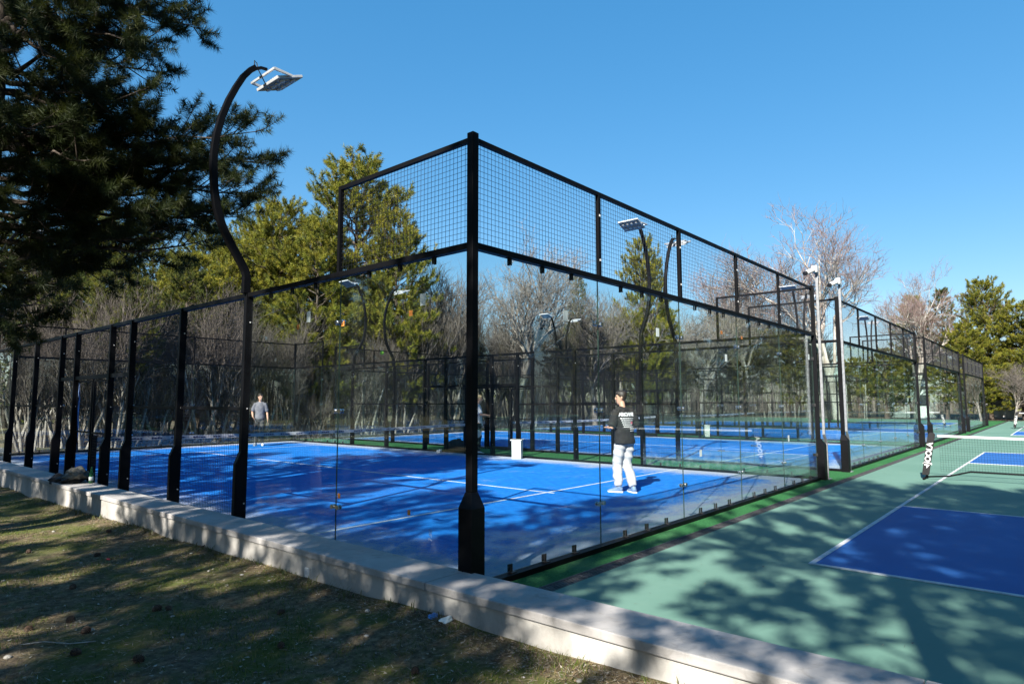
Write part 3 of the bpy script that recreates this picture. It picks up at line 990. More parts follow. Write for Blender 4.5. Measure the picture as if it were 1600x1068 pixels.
def blob(name, r, seed, m, squash=(1, 1, 1), amp=0.25, sub=3, fold=False):
    bm = bmesh.new()
    bmesh.ops.create_icosphere(bm, subdivisions=sub, radius=1.0)
    rs = random.Random(seed)
    ks = [(Vector((rs.gauss(0, 1), rs.gauss(0, 1), rs.gauss(0, 1))) * 2.2, rs.uniform(0, 6)) for _ in range(7)]
    for v in bm.verts:
        d = sum((1 - 2 * abs(math.sin(k.dot(v.co) * 1.1 + p))) if fold else math.sin(k.dot(v.co) + p) for k, p in ks) / (4.2 if fold else 7)
        v.co = v.co * (1 + amp * d)
        v.co = Vector((v.co.x * squash[0], v.co.y * squash[1], v.co.z * squash[2])) * r
        if v.co.z < -0.45 * r * squash[2]:
            v.co.z = -0.45 * r * squash[2]
    me = bpy.data.meshes.new(name)
    bm.to_mesh(me); bm.free()
    me.materials.append(m)
    me.polygons.foreach_set('use_smooth', [True] * len(me.polygons))
    return me

t = thing('jacket', 'crumpled khaki and charcoal jacket dumped on the low wall', 'jacket', (-0.36, 9.35, 0.19), R(80))
link('folded_body', blob('folded_body', 0.33, 4, M['khaki'], (1.0, 0.62, 0.42), 0.22, 5, True), t, (-0.05, 0.02, 0.13))
link('collar', blob('collar', 0.16, 9, M['khaki'], (1.0, 0.8, 0.5), 0.22, 5, True), t, (0.18, 0.10, 0.06))
link('lining', blob('lining', 0.34, 12, M['darkcloth'], (1.0, 0.66, 0.30), 0.22, 5, True), t, (0.05, 0.10, 0.045))
link('sleeve', blob('sleeve', 0.20, 21, M['darkcloth'], (0.9, 0.9, 0.6), 0.22, 5, True), t, (0.32, 0.24, 0.02))
t = thing('bottle', 'green glass bottle standing on the low wall beside the jacket', 'bottle', (-0.27, 8.93, 0.19))
link('bottle_body', MB().lathe([(0.02, 0), (0.034, 0.004), (0.035, 0.15), (0.030, 0.185), (0.016, 0.22), (0.0135, 0.27), (0.016, 0.272), (0.016, 0.282), (0.011, 0.283)], 18).mesh('bottle_body', M['bottle'], smooth=True), t)
link('bottle_label', MB().lathe([(0.0358, 0.045), (0.0358, 0.115)], 18).mesh('bottle_label', M['paper'], smooth=True), t)
t = thing('sports_bag', 'dark crumpled bag on the green strip by the far mesh', 'bag', (10.75, 11.3, -0.004), R(20))
link('bag_body', blob('bag_body', 0.42, 31, M['bagblack'], (1.2, 0.7, 0.6), 0.3, 4), t, (0, 0, 0.11))
link('strap', MB().tube([(-0.3, -0.1, 0.2), (-0.1, -0.15, 0.38), (0.15, -0.12, 0.36), (0.32, -0.08, 0.2)], 0.018, 6).mesh('strap', M['bagblack']), t)
t = tag(link('towel', MB().prism([(-0.15, 0), (-0.02, 0.03), (0.1, -0.02), (0.22, 0.0), (0.22, 0.1), (0.1, 0.08), (-0.02, 0.13), (-0.15, 0.1)], 'z', 0.0, 0.09).mesh('towel', M['whitecap'], bevel=0.01), None, (9.7, 10.85, 0.0), R(40)),
        'small folded white towel on the blue court next to the dark bag', 'towel')
bm = bmesh.new(); bmesh.ops.create_uvsphere(bm, u_segments=16, v_segments=10, radius=0.034)
me = bpy.data.meshes.new('padel_ball'); bm.to_mesh(me); bm.free(); me.materials.append(M['ball']); me.polygons.foreach_set('use_smooth', [True] * len(me.polygons))
tag(link('padel_ball', me, None, (2.876, 5.0, 2.423)), 'bright green ball in flight above the nearest court', 'ball')

# ------------------------------------------------------------------ people
def loft(b, rings, n=14, mi=0):
    """rings: (centre, (rx, ry), facing) ellipses stacked along a limb; closed at both ends"""
    pts = [Vector(r[0]) for r in rings]
    vs = []
    prev = None
    for i, r in enumerate(rings):
        d = (pts[min(i + 1, len(pts) - 1)] - pts[max(i - 1, 0)]).normalized()
        side = r[2] if len(r) > 2 else Vector((1, 0, 0))
        side = Vector(side)
        side = (side - d * side.dot(d)).normalized()
        oth = d.cross(side)
        rx, ry = r[1] if isinstance(r[1], tuple) else (r[1], r[1])
        for k in range(n):
            a = 2 * PI * k / n
            vs.append(pts[i] + side * (rx * math.cos(a)) + oth * (ry * math.sin(a)))
    fs = []
    for i in range(len(rings) - 1):
        for k in range(n):
            a = i * n + k; c = i * n + (k + 1) % n
            fs.append((a, c, c + n, a + n))
    fs.append(list(range(n - 1, -1, -1))); fs.append(list(range((len(rings) - 1) * n, len(rings) * n)))
    b.add(vs, fs, mi)

def remeshed(name, b, m, vox, parent=None, smooth=4):
    me = b.mesh(name, m)
    o = link(name, me, parent)
    md = o.modifiers.new('remesh', 'REMESH'); md.mode = 'VOXEL'; md.voxel_size = vox; md.use_smooth_shade = True
    if smooth:
        sm = o.modifiers.new('smooth', 'SMOOTH'); sm.factor = 0.5; sm.iterations = smooth
    dg = bpy.context.evaluated_depsgraph_get(); dg.update()
    nm = bpy.data.meshes.new_from_object(o.evaluated_get(dg))
    o.modifiers.clear()
    o.data = nm
    bpy.data.meshes.remove(me)
    nm.name = name
    if not len(nm.materials): nm.materials.append(m)
    nm.polygons.foreach_set('use_smooth', [True] * len(nm.polygons))
    return o

def wrinkle(o, amp, seed, fx=10.0, fz=16.0):
    """cloth folds: ridged waves pushed along the surface normals"""
    me = o.data
    n = len(me.vertices)
    co = np.empty(n * 3, np.float32); me.vertices.foreach_get('co', co); co = co.reshape(-1, 3)
    no = np.empty(n * 3, np.float32); me.vertices.foreach_get('normal', no); no = no.reshape(-1, 3)
    r = np.random.default_rng(seed)
    d = np.zeros(n)
    for k in range(6):
        kv = np.array([r.normal(0, fx), r.normal(0, fx), r.normal(0, fz)])
        d += (1 - 2 * np.abs(np.sin(co @ kv + r.uniform(0, 6)))) * r.uniform(0.4, 1.0)
    d = d / 3.0
    co = co + no * (amp * d)[:, None]
    me.vertices.foreach_set('co', co.astype(np.float32).ravel()); me.update()

def person(label, loc, rz, P, mats, group=None):
    """joints in metres, body faces +Y; P holds the pose"""
    V3 = Vector
    hip, knee, ank = P['hip'], P['knee'], P['ankle']
    sh, el, wr = P['shoulder'], P['elbow'], P['wrist']
    chest, neck, head = V3(P['chest']), V3(P['neck']), V3(P['head'])
    pel = (V3(hip[0]) + V3(hip[1])) / 2
    yaw = P.get('head_yaw', 0.0)
    b = MB()
    # trunk
    loft(b, [(pel + V3((0, 0, -0.10)), (0.13, 0.09)), (pel, (0.165, 0.115)), (pel.lerp(chest, 0.45), (0.135, 0.10)), (chest, (0.165, 0.115)), (chest.lerp(neck, 0.55), (0.16, 0.09)), (chest.lerp(neck, 0.88), (0.075, 0.065))])
    loft(b, [(chest.lerp(neck, 0.7), 0.065), (neck, 0.055), (neck.lerp(head, 0.45), 0.052)])
    for s in (0, 1):
        S, E, W = V3(sh[s]), V3(el[s]), V3(wr[s])
        loft(b, [(S.lerp(chest, 0.25), 0.06), (S, 0.055), (S.lerp(E, 0.5), 0.047), (E, 0.039), (E.lerp(W, 0.3), 0.041), (W, 0.027)])
        Hh, K, A = V3(hip[s]), V3(knee[s]), V3(ank[s])
        loft(b, [(Hh + V3((0, 0, 0.05)), 0.09), (Hh.lerp(K, 0.3), 0.083), (K, 0.056), (K.lerp(A, 0.3), 0.056), (A, 0.036)])
        # hand: palm, four bent fingers, thumb from the side of the palm
        d = V3(P.get('hand', ((0, 0.2, -1), (0, 0.2, -1)))[s]).normalized()
        sd = 1 if s else -1
        across = V3((0, 1, 0)) - d * d.y
        across = across.normalized() if across.length > 0.1 else V3((1, 0, 0))
        nrm = d.cross(across) * sd
        Pc = W + d * 0.09
        loft(b, [(W - d * 0.01, (0.026, 0.018), across), (W + d * 0.035, (0.038, 0.016), across), (Pc, (0.04, 0.014), across)], 10)
        for k in range(4):
            o0 = Pc - d * 0.012 + across * (-0.03 + 0.02 * k)
            ln = (0.068, 0.078, 0.073, 0.058)[k]
            p1 = o0 + d * ln * 0.55; p2 = p1 + (d * 0.75 + nrm * 0.65) * ln * 0.38; p3 = p2 + (d * 0.25 + nrm * 0.9) * ln * 0.3
            loft(b, [(o0, 0.0095), (p1, 0.009), (p2, 0.008), (p3, 0.006)], 8)
        t0 = W + d * 0.03 + across * 0.03
        loft(b, [(t0, 0.012), (t0 + d * 0.025 + across * 0.024, 0.0105), (t0 + d * 0.058 + across * 0.028 + nrm * 0.012, 0.008)], 8)
    # head with face; turned about z
    Rz = Matrix.Rotation(yaw, 3, 'Z')
    def hp(x, y, z):
        return head + Rz @ V3((x, y, z))
    sx = Rz @ V3((1, 0, 0))
    loft(b, [(hp(0, 0.015, -0.115), (0.038, 0.045), sx), (hp(0, 0.018, -0.095), (0.052, 0.062), sx), (hp(0, 0.008, -0.055), (0.066, 0.082), sx), (hp(0, 0, 0), (0.074, 0.094), sx), (hp(0, -0.006, 0.055), (0.074, 0.095), sx), (hp(0, -0.008, 0.095), (0.056, 0.074), sx), (hp(0, -0.008, 0.115), (0.025, 0.035), sx)], 18)
    loft(b, [(hp(0, 0.088, 0.022), (0.010, 0.010), sx), (hp(0, 0.108, -0.018), (0.014, 0.014), sx), (hp(0, 0.096, -0.034), (0.016, 0.012), sx)], 8)
    loft(b, [(hp(0, 0.068, -0.085), (0.02, 0.016), sx), (hp(0, 0.078, -0.10), (0.016, 0.012), sx)], 8)
    for s in (-1, 1):
        loft(b, [(hp(s * 0.072, -0.012, -0.035), (0.008, 0.012), sx), (hp(s * 0.082, -0.018, 0.0), (0.009, 0.02), sx), (hp(s * 0.080, -0.02, 0.024), (0.007, 0.014), sx)], 8)
        loft(b, [(hp(s * 0.055, 0.078, 0.034), (0.008, 0.008), sx), (hp(s * 0.015, 0.092, 0.032), (0.008, 0.008), sx)], 6)
    body = remeshed('person', b, mats['skin'], 0.0085)
    body.location = loc
    body.rotation_euler = (0, 0, rz)
    tag(body, label, 'person', group)
    # eyes, brows and mouth
    b = MB()
    for s in (-1, 1):
        loft(b, [(hp(s * 0.030 - 0.013, 0.081, 0.012), 0.003), (hp(s * 0.030, 0.086, 0.013), 0.008), (hp(s * 0.030 + 0.013, 0.081, 0.012), 0.003)], 8)
        loft(b, [(hp(s * 0.030 - 0.02, 0.087, 0.036), 0.004), (hp(s * 0.030 + 0.02, 0.087, 0.036), 0.004)], 6)
    link('eyes', b.mesh('eyes', mats['hair']), body)
    b = MB(); loft(b, [(hp(-0.024, 0.080, -0.062), 0.003), (hp(0, 0.091, -0.061), 0.007), (hp(0.024, 0.080, -0.062), 0.003)], 8)
    link('mouth', b.mesh('mouth', M['lips']), body)
    # hair: cap over the skull with a fringe
    b = MB()
    loft(b, [(hp(0, -0.050, -0.055), (0.060, 0.045), sx), (hp(0, -0.034, -0.01), (0.083, 0.075), sx), (hp(0, -0.020, 0.040), (0.087, 0.097), sx), (hp(0, -0.010, 0.080), (0.080, 0.103), sx), (hp(0, -0.008, 0.115), (0.060, 0.082), sx), (hp(0, -0.008, 0.133), (0.025, 0.035), sx)], 16)
    for k in range(5):
        loft(b, [(hp(-0.05 + k * 0.025, 0.07, 0.10), 0.022), (hp(-0.055 + k * 0.027, 0.092, 0.065), 0.013)], 8)
    remeshed('hair', b, mats['hair'], 0.011, body, 2)
    # shirt
    b = MB()
    wv = P.get('shirt_w', 1.0); hem = P.get('hem', -0.04)
    loft(b, [(pel + V3((0, 0, hem)), (0.205 * wv, 0.15 * wv)), (pel + V3((0, 0, hem + 0.06)), (0.203 * wv, 0.148 * wv)), (pel.lerp(chest, 0.5), (0.185 * wv, 0.138 * wv)), (chest, (0.20 * wv, 0.142 * wv)), (chest.lerp(neck, 0.50), (0.185, 0.115)), (chest.lerp(neck, 0.80), (0.10, 0.085)), (chest.lerp(neck, 0.92), (0.07, 0.065))], 18)
    sl = P.get('sleeve', 0.8)
    for s in (0, 1):
        S, E = V3(sh[s]), V3(el[s]); W = V3(wr[s])
        da = (E - S).normalized()
        loft(b, [(S - da * 0.060, 0.035), (S - da * 0.045, 0.060), (S - da * 0.015, 0.070), (S + da * 0.05, 0.076), (S.lerp(E, 0.5 * sl), 0.084 * wv), (S.lerp(E, sl), 0.088 * wv)], 14)
        loft(b, [(chest.lerp(neck, 0.80), 0.075), (S.lerp(chest.lerp(neck, 0.8), 0.5), 0.070), (S + V3((0, 0, -0.01)), 0.066)], 12)
        if P.get('long'):
            loft(b, [(S.lerp(E, sl), 0.07), (E, 0.062), (E.lerp(W, 0.95), 0.043)], 12)
    shirt = remeshed('jacket_top' if P.get('long') else 'shirt', b, mats['shirt'], 0.012, body, 3)
    wrinkle(shirt, 0.008, 5)
    # trousers, one leg at a time, then waist
    b = MB()
    lw = P.get('leg_w', 1.0)
    loft(b, [(pel + V3((0, 0, 0.10)), (0.165, 0.125)), (pel, (0.182, 0.138)), (pel + V3((0, 0, -0.09)), (0.15 * lw + .02, 0.125))], 16)
    for s in (0, 1):
        Hh, K, A = V3(hip[s]), V3(knee[s]), V3(ank[s])
        cuff = P.get('cuff', 1.0)
        loft(b, [(Hh + V3((0, 0, 0.02)), (0.10, 0.12)), (Hh.lerp(K, 0.4), (0.102 * lw, 0.112 * lw)), (K, (0.085 * lw, 0.092 * lw)), (K.lerp(A, 0.55), (0.088 * lw, 0.092 * lw)), (K.lerp(A, 0.86), (0.076 * lw, 0.08 * lw)), (A + V3((0, 0, 0.015)), 0.058 * cuff)], 14)
    wrinkle(remeshed('trousers', b, mats['trousers'], 0.012, body, 3), 0.011, 9)
    # shoes
    for s in (0, 1):
        A = V3(ank[s]); fy = P.get('foot_yaw', (0.0, 0.0))[s]; fp = P.get('foot_pitch', (0.0, 0.0))[s]
        RF = Matrix.Rotation(fy, 3, 'Z') @ Matrix.Rotation(-fp, 3, 'X')
        def fpnt(x, y, z):
            return A + RF @ V3((x, y, z))
        b = MB()
        sxx = RF @ V3((1, 0, 0))
        loft(b, [(fpnt(0, -0.075, -0.045), (0.030, 0.03), sxx), (fpnt(0, -0.05, -0.038), (0.04, 0.048), sxx), (fpnt(0, 0.03, -0.038), (0.043, 0.05), sxx), (fpnt(0, 0.11, -0.056), (0.047, 0.032), sxx), (fpnt(0, 0.175, -0.062), (0.042, 0.024), sxx), (fpnt(0, 0.20, -0.066), (0.022, 0.016), sxx)], 14)
        loft(b, [(fpnt(0, -0.02, -0.04), 0.046), (fpnt(0, -0.01, 0.02), 0.045)], 12)
        sho = remeshed('shoe', b, mats['shoe'], 0.009, body, 2)
        b = MB()
        out_ = [(-0.034, -0.085), (0.034, -0.085), (0.044, 0.0), (0.05, 0.10), (0.042, 0.18), (0.0, 0.21), (-0.042, 0.18), (-0.05, 0.10), (-0.044, 0.0)]
        vs = [fpnt(x, y, -0.088) for x, y in out_] + [fpnt(x, y, -0.066) for x, y in out_]
        n = len(out_)
        b.add(vs, [list(range(n - 1, -1, -1)), list(range(n, 2 * n))] + [(i, (i + 1) % n, n + (i + 1) % n, n + i) for i in range(n)])
        link('sole', b.mesh('sole', M['shoewhite']), sho)
    return body, shirt, dict(pel=pel, chest=chest, neck=neck, head=head)

# man in black seen from behind, weight on his left foot
poseB = dict(hip=((-0.085, 0.0, 0.90), (0.085, -0.01, 0.90)), knee=((-0.10, 0.11, 0.49), (0.085, 0.05, 0.48)), ankle=((-0.12, 0.05, 0.088), (0.095, -0.11, 0.088)),
             shoulder=((-0.185, 0.02, 1.385), (0.185, 0.02, 1.385)), elbow=((-0.27, 0.03, 1.12), (0.28, 0.0, 1.12)), wrist=((-0.20, 0.25, 1.12), (0.19, 0.24, 1.10)),
             chest=(0, 0.03, 1.24), neck=(0, 0.05, 1.49), head=(0, 0.085, 1.645), head_yaw=R(48), hand=((0.5, 0.8, 0.0), (-0.5, 0.8, 0.0)),
             shirt_w=1.06, hem=-0.06, sleeve=0.92, leg_w=1.06, cuff=1.1, foot_yaw=(R(38), R(-12)))
b1, sh1, J = person('man in black printed T-shirt and white joggers seen from behind through the glass', (5.90, 2.02, 0.0), R(68 - 90), poseB,
               dict(skin=M['skin'], hair=M['hairdark'], shirt=M['blackcotton'], trousers=M['whitefleece'], shoe=M['shoeblue']))
# print on the back of the shirt: laid over the cloth by projecting on to it
def on_back(data, x, z, name='print'):
    o = link(name, data, sh1)
    dg = bpy.context.evaluated_depsgraph_get(); dg.update()
    from mathutils.bvhtree import BVHTree
    bv = BVHTree.FromPolygons([v.co.copy() for v in sh1.data.vertices], [tuple(p.vertices) for p in sh1.data.polygons])
    bm = bmesh.new(); bm.from_mesh(data)
    bmesh.ops.subdivide_edges(bm, edges=[e for e in bm.edges if e.calc_length() > 0.05], cuts=2, use_grid_fill=True)
    for v in bm.verts:
        px, pz = x + v.co.x, z + v.co.y
        hit = bv.ray_cast(Vector((px, -0.6, pz)), Vector((0, 1, 0)))
        yy = hit[0].y if hit[0] is not None else -0.12
        v.co = Vector((px, yy - 0.004 - v.co.z, pz))
    bm.to_mesh(data); bm.free()
    return o
on_back(text_mesh('ARCHIVE', 0.080, M['whitecotton'], 0.0006, bold=0.006), -0.155, 1.325, 'lettering')
rr = random.Random(5)
for i in range(7):
    b = MB()
    x = -0.145 + 0.012 * i; end = 0.165 - (0.02 * i if i < 4 else 0.0)
    if i > 4: x = 0.03
    while x < end:
        wv = rr.uniform(0.018, 0.045)
        b.box(x, min(x + wv, end), -0.009, 0.009, -0.0006, 0.0006)
        x += wv + 0.008
    on_back(b.mesh('print_line', M['whitecotton']), 0, 1.283 - i * 0.036, 'print_line')
on_back(MB().box(0.065, 0.12, -0.02, 0.02, -0.0012, 0.0012).mesh('print_mark', M['pink']), 0, 1.205, 'print_mark')

# man in grey on the far half of the court
poseA = dict(hip=((-0.09, 0.0, 0.91), (0.09, 0.0, 0.91)), knee=((-0.105, 0.04, 0.49), (0.10, 0.02, 0.49)), ankle=((-0.12, -0.06, 0.088), (0.12, 0.02, 0.088)),
             shoulder=((-0.185, -0.01, 1.395), (0.185, -0.01, 1.395)), elbow=((-0.265, -0.03, 1.13), (0.28, -0.05, 1.14)), wrist=((-0.30, 0.04, 0.90), (0.24, 0.12, 0.98)),
             chest=(0, 0.0, 1.25), neck=(0, 0.0, 1.505), head=(0, 0.03, 1.655), head_yaw=R(38), hand=((0, 0.1, -1), (-0.5, 0.5, -0.5)),
             shirt_w=0.93, hem=-0.01, sleeve=0.85, leg_w=0.86, cuff=1.2, foot_yaw=(R(12), R(-14)))
bA, _, _ = person('dark-haired man in grey T-shirt standing behind the net', (7.70, 18.35, 0.0), R(238 - 90), poseA,
       dict(skin=M['skin'], hair=M['hairdark'], shirt=M['greycotton'], trousers=M['darkdenim'], shoe=M['shoewhite']))
bA.scale = (0.93, 0.95, 1.06)
b1.scale = (0.94, 0.96, 1.0)
# person in white half hidden by the corner post
poseC = dict(poseA)
poseC.update(elbow=((-0.28, 0.02, 1.17), (0.25, 0.10, 1.18)), wrist=((-0.22, 0.22, 1.12), (0.14, 0.33, 1.16)), hand=((0.3, 0.9, 0.1), (0.1, 1, 0.1)), head_yaw=0.0, hem=-0.06)
c3, s3, _ = person('person in white top with black arm band half hidden by the corner post', (10.12, 9.66, -0.004), R(-138), poseC,
                   dict(skin=M['skin'], hair=M['hairblond'], shirt=M['whitecotton'], trousers=M['darkcloth'], shoe=M['shoewhite']))
# padel racket held low by that person
t = thing('padel_racket', 'round pale padel racket hanging beside the person in white', 'racket', (9.94, 9.51, 0.62), R(-20))
link('racket_face', MB().lathe([(0.02, -0.018), (0.118, -0.018), (0.125, 0.0), (0.118, 0.018), (0.02, 0.018)], 22).mesh('racket_face', M['lamphousing']), t, rot=(R(90), 0, 0))
link('grip', MB().tube([(0, 0, 0.10), (0, 0, 0.30)], 0.017, 8).mesh('grip', M['blackplastic']), t)
# person by the gate, far left
poseD = dict(poseA); poseD.update(long=True, head_yaw=R(-20))
person('person in grey jacket and lilac trousers behind the left gate mesh', (4.55, 22.9, -0.03), R(250 - 90), poseD,
       dict(skin=M['skin'], hair=M['hairdark'], shirt=M['greyjacket'], trousers=M['lilac'], shoe=M['shoewhite']))
b = MB()
vs = []; fs = []
for i in range(9):
    z = 2.0 - i * 0.17
    for s in (0, 1):
        for k in range(4):
            vs.append((-0.11 + 0.07 * k - 0.01 * i * (k == 0), 0.02 * math.sin(1.7 * k + i * 0.5) + s * 0.008, z))
for i in range(8):
    for s in (0, 1):
        for k in range(3):
            a = i * 8 + s * 4 + k
            fs.append((a, a + 1, a + 9, a + 8) if s else (a, a + 8, a + 9, a + 1))
b.add(vs, fs)
tag(link('towel', b.mesh('towel', M['towelblue']), None, (0.03, 10.98, -0.02), R(80)), 'long blue and white cloth hanging in the left gateway', 'towel')

# ------------------------------------------------------------------ trees
def unit(v):
    return v / np.maximum(1e-9, np.linalg.norm(v, axis=-1, keepdims=True))

def tuft_templates(k, n, nl, nw, spread, seed, length=0.16):
    r = np.random.default_rng(seed)
    out = []
    for _ in range(k):
        s = r.uniform(0, 1, n)
        base = np.stack([r.normal(0, 0.006, n), r.normal(0, 0.006, n), s * length], -1)
        az = r.uniform(0, 2 * PI, n)
        d = unit(np.stack([np.cos(az) * spread, np.sin(az) * spread, r.uniform(0.25, 1.1, n) * (0.5 + s)], -1))
        L = nl * r.uniform(0.7, 1.15, n)
        side = unit(np.cross(d, r.normal(0, 1, (n, 3))))
        tip = base + d * L[:, None]
        tri = np.stack([base - side * nw / 2, base + side * nw / 2, tip], 1)
        out.append(tri)
    return out

def place_tufts(temps, pos, axis, scale, tint, seed):
    r = np.random.default_rng(seed)
    pos = np.asarray(pos); axis = unit(np.asarray(axis)); n = len(pos)
    ref = unit(np.cross(axis, r.normal(0, 1, (n, 3)))); oth = np.cross(axis, ref)
    which = r.integers(0, len(temps), n)
    Vs = []; Cs = []
    for k, tt in enumerate(temps):
        idx = np.where(which == k)[0]
        if not len(idx): continue
        q = tt.reshape(1, -1, 3) * scale[idx][:, None, None]
        v = pos[idx][:, None] + q[..., 0:1] * ref[idx][:, None] + q[..., 1:2] * oth[idx][:, None] + q[..., 2:3] * axis[idx][:, None]
        Vs.append(v.reshape(-1, 3))
        Cs.append(np.repeat(tint[idx], tt.shape[0] * 3, axis=0))
    V = np.concatenate(Vs); Cc = np.concatenate(Cs)
    return V, np.arange(len(V)).reshape(-1, 3), Cc

class Wood:
    def __init__(self):
        self.V = []; self.T = []; self.n = 0; self.mi = []
    def tube(self, pts, rad, n=5, mi=0):
        pts = np.asarray(pts, float); k = len(pts)
        d = np.empty_like(pts); d[1:-1] = pts[2:] - pts[:-2]; d[0] = pts[1] - pts[0]; d[-1] = pts[-1] - pts[-2]
        d = unit(d)
        ref = np.array([0.0, 0, 1]) if abs(d[0][2]) < 0.9 else np.array([1.0, 0, 0])
        s = unit(np.cross(d, ref)); t = np.cross(s, d)
        a = np.arange(n) * 2 * PI / n
        v = pts[:, None] + np.asarray(rad)[:, None, None] * (np.cos(a)[None, :, None] * s[:, None] + np.sin(a)[None, :, None] * t[:, None])
        i = np.arange(k - 1)[:, None] * n; j = np.arange(n)[None]; j2 = (j + 1) % n
        A = (i + j).ravel(); B = (i + j2).ravel()
        T = np.concatenate([np.stack([A, B, B + n], -1), np.stack([A, B + n, A + n], -1)]) + self.n
        self.V.append(v.reshape(-1, 3)); self.T.append(T); self.n += k * n; self.mi.append(np.full(len(T), mi))
    def mesh(self, name, mats):
        V = np.concatenate(self.V); T = np.concatenate(self.T)
        me = npmesh(name, V, T, mats, mi=np.concatenate(self.mi))
        me.polygons.foreach_set('use_smooth', [True] * len(me.polygons))
        return me

def limb(w, tufts, p0, p1, r0, r, dens, sub_len, up=0.25, sub_r=0.012, start=0.25, sag=0.0, spread_z=0.6):
    """one bough from p0 to p1 with side shoots; tuft sites are collected"""
    p0 = np.asarray(p0, float); p1 = np.asarray(p1, float)
    L = np.linalg.norm(p1 - p0)
    k = 7
    s = np.linspace(0, 1, k)
    bend = r.normal(0, 0.05 * L, (k, 3)) * (s * (1 - s) * 3)[:, None]
    pts = p0 + (p1 - p0) * s[:, None] + bend
    pts[:, 2] -= sag * L * np.sin(PI * s)
    w.tube(pts, r0 * (1 - 0.85 * s), 5)
    dirn = unit(p1 - p0)
    hz = unit(np.cross(dirn, [0, 0, 1.0]))
    nsub = max(3, int(L * (1 - start) * dens))
    for i in range(nsub):
        t = start + (1 - start) * (i + r.uniform(0, 1)) / nsub
        t = min(t, 0.999)
        f = t * (k - 1); a = int(f); q = pts[a] + (pts[a + 1] - pts[a]) * (f - a)
        sg = 1 if i % 2 else -1
        ln = sub_len * r.uniform(0.55, 1.15) * (1.15 - 0.55 * t)
        d = unit(dirn * r.uniform(0.4, 1.0) + hz * sg * r.uniform(0.2, 1.1) + np.array([0, 0, up + r.uniform(-spread_z * 0.6, spread_z)]))
        e = q + d * ln
        mid = (q + e) / 2 + np.array([0, 0, -0.06 * ln])
        w.tube([q, mid, e], [sub_r, sub_r * .7, sub_r * .35], 3)
        m = max(2, int(ln / 0.15))
        for j in range(m):
            u = 0.35 + 0.65 * (j + r.uniform(0, 1)) / m
            c = q + (e - q) * u
            dd = unit(d + r.normal(0, 0.35, 3) + np.array([0, 0, 0.2]))
            tufts.append((c, dd))
        tufts.append((e, unit(d + np.array([0, 0, 0.25]))))
    tufts.append((pts[-1], dirn))

GREENS = np.array([[0.060, 0.075, 0.014], [0.085, 0.095, 0.016], [0.11, 0.115, 0.018], [0.045, 0.065, 0.018], [0.13, 0.125, 0.02]])
def tints(n, r, base, spread=0.25):
    c = base[r.integers(0, len(base), n)] * r.uniform(1 - spread, 1 + spread, (n, 1))
    return c

def make_pine(seed, H, cb, Rm, whorl, dens, sub_len, temps, base_tint, tilt=0.0, prof=None, extra=None, extra_r=0.05, trunk_r=0.2, tscale=(0.8, 1.25), lean=(0, 0)):
    r = np.random.default_rng(seed)
    w = Wood(); tw = Wood(); tufts = []
    zs = np.linspace(-0.3, H, 9)
    tx = lean[0] * np.clip(zs, 0, None) / H + 0.08 * np.sin(zs * 0.7 + seed); ty = lean[1] * np.clip(zs, 0, None) / H + 0.08 * np.cos(zs * 0.6 + seed * 2)
    tr = np.stack([tx, ty, zs], -1)
    rad = trunk_r * (1 - 0.93 * np.clip(zs / H, 0, 1))
    rad[0] *= 1.25
    tw.tube(tr, rad, 9)
    def on_trunk(z):
        return np.array([np.interp(z, zs, tx), np.interp(z, zs, ty), z])
    z = cb
    while z < H - 0.25:
        t = (z - cb) / (H - cb)
        pf = prof(t) if prof else (min(1, 0.55 + 1.8 * t) * (1 - t) ** 0.62)
        nb = r.integers(4, 7)
        a0 = r.uniform(0, 2 * PI)
        for i in range(nb):
            a = a0 + 2 * PI * i / nb + r.uniform(-0.35, 0.35)
            L = max(0.35, Rm * pf * r.uniform(0.62, 1.12))
            el = 0.05 + 0.75 * t + r.uniform(-0.12, 0.18)
            p0 = on_trunk(z + r.uniform(-0.15, 0.15))
            p1 = p0 + L * np.array([math.cos(a) * math.cos(el), math.sin(a) * math.cos(el), math.sin(el)])
            limb(w, tufts, p0, p1, 0.012 + 0.012 * L, r, dens, sub_len * (0.6 + 0.4 * pf), sag=0.05)
        z += whorl * r.uniform(0.7, 1.3)
    top = on_trunk(H)
    for j in range(6):
        tufts.append((top - np.array([0, 0, 0.1 * j]), np.array([r.normal(0, .3), r.normal(0, .3), 1.0])))
    if extra:
        for (z0, p1, dn, sl) in extra:
            limb(w, tufts, on_trunk(z0), p1, extra_r, r, dn, sl, up=0.12, sub_r=0.012, start=0.12, sag=0.03, spread_z=0.9)
    pos = np.array([t[0] for t in tufts]); ax = np.array([t[1] for t in tufts])
    n = len(pos)
    V, T, Cc = place_tufts(temps, pos, ax, r.uniform(tscale[0], tscale[1], n), tints(n, r, base_tint), seed)
    return tw.mesh('trunk', M['barkpine']), w.mesh('branches', M['barkpine']), npmesh('crown', V, T, M['needle'], tint=Cc)

def plant(name, meshes, label, cat, loc, rz=0.0, sc=1.0, group=None):
    t = thing(name, label, cat, loc, rz, group)
    t.scale = (sc, sc, sc) if not isinstance(sc, tuple) else sc
    for m in meshes:
        link(m.name.split('.')[0], m, t)
    return t

# pixel directions of the survey camera turned into points of the place
_yaw, _pit, _f = R(40.845), R(5.305), 996.0
_fw = np.array([math.cos(_yaw) * math.cos(_pit), math.sin(_yaw) * math.cos(_pit), math.sin(_pit)])
_rt = np.array([math.sin(_yaw), -math.cos(_yaw), 0]); _up = np.cross(_rt, _fw)
def survey(u, v, dist):
    d = _fw + (u - 800) / _f * _rt - (v - 534) / _f * _up
    h = math.hypot(d[0], d[1])
    return np.array(CAMLOC) + d / h * dist

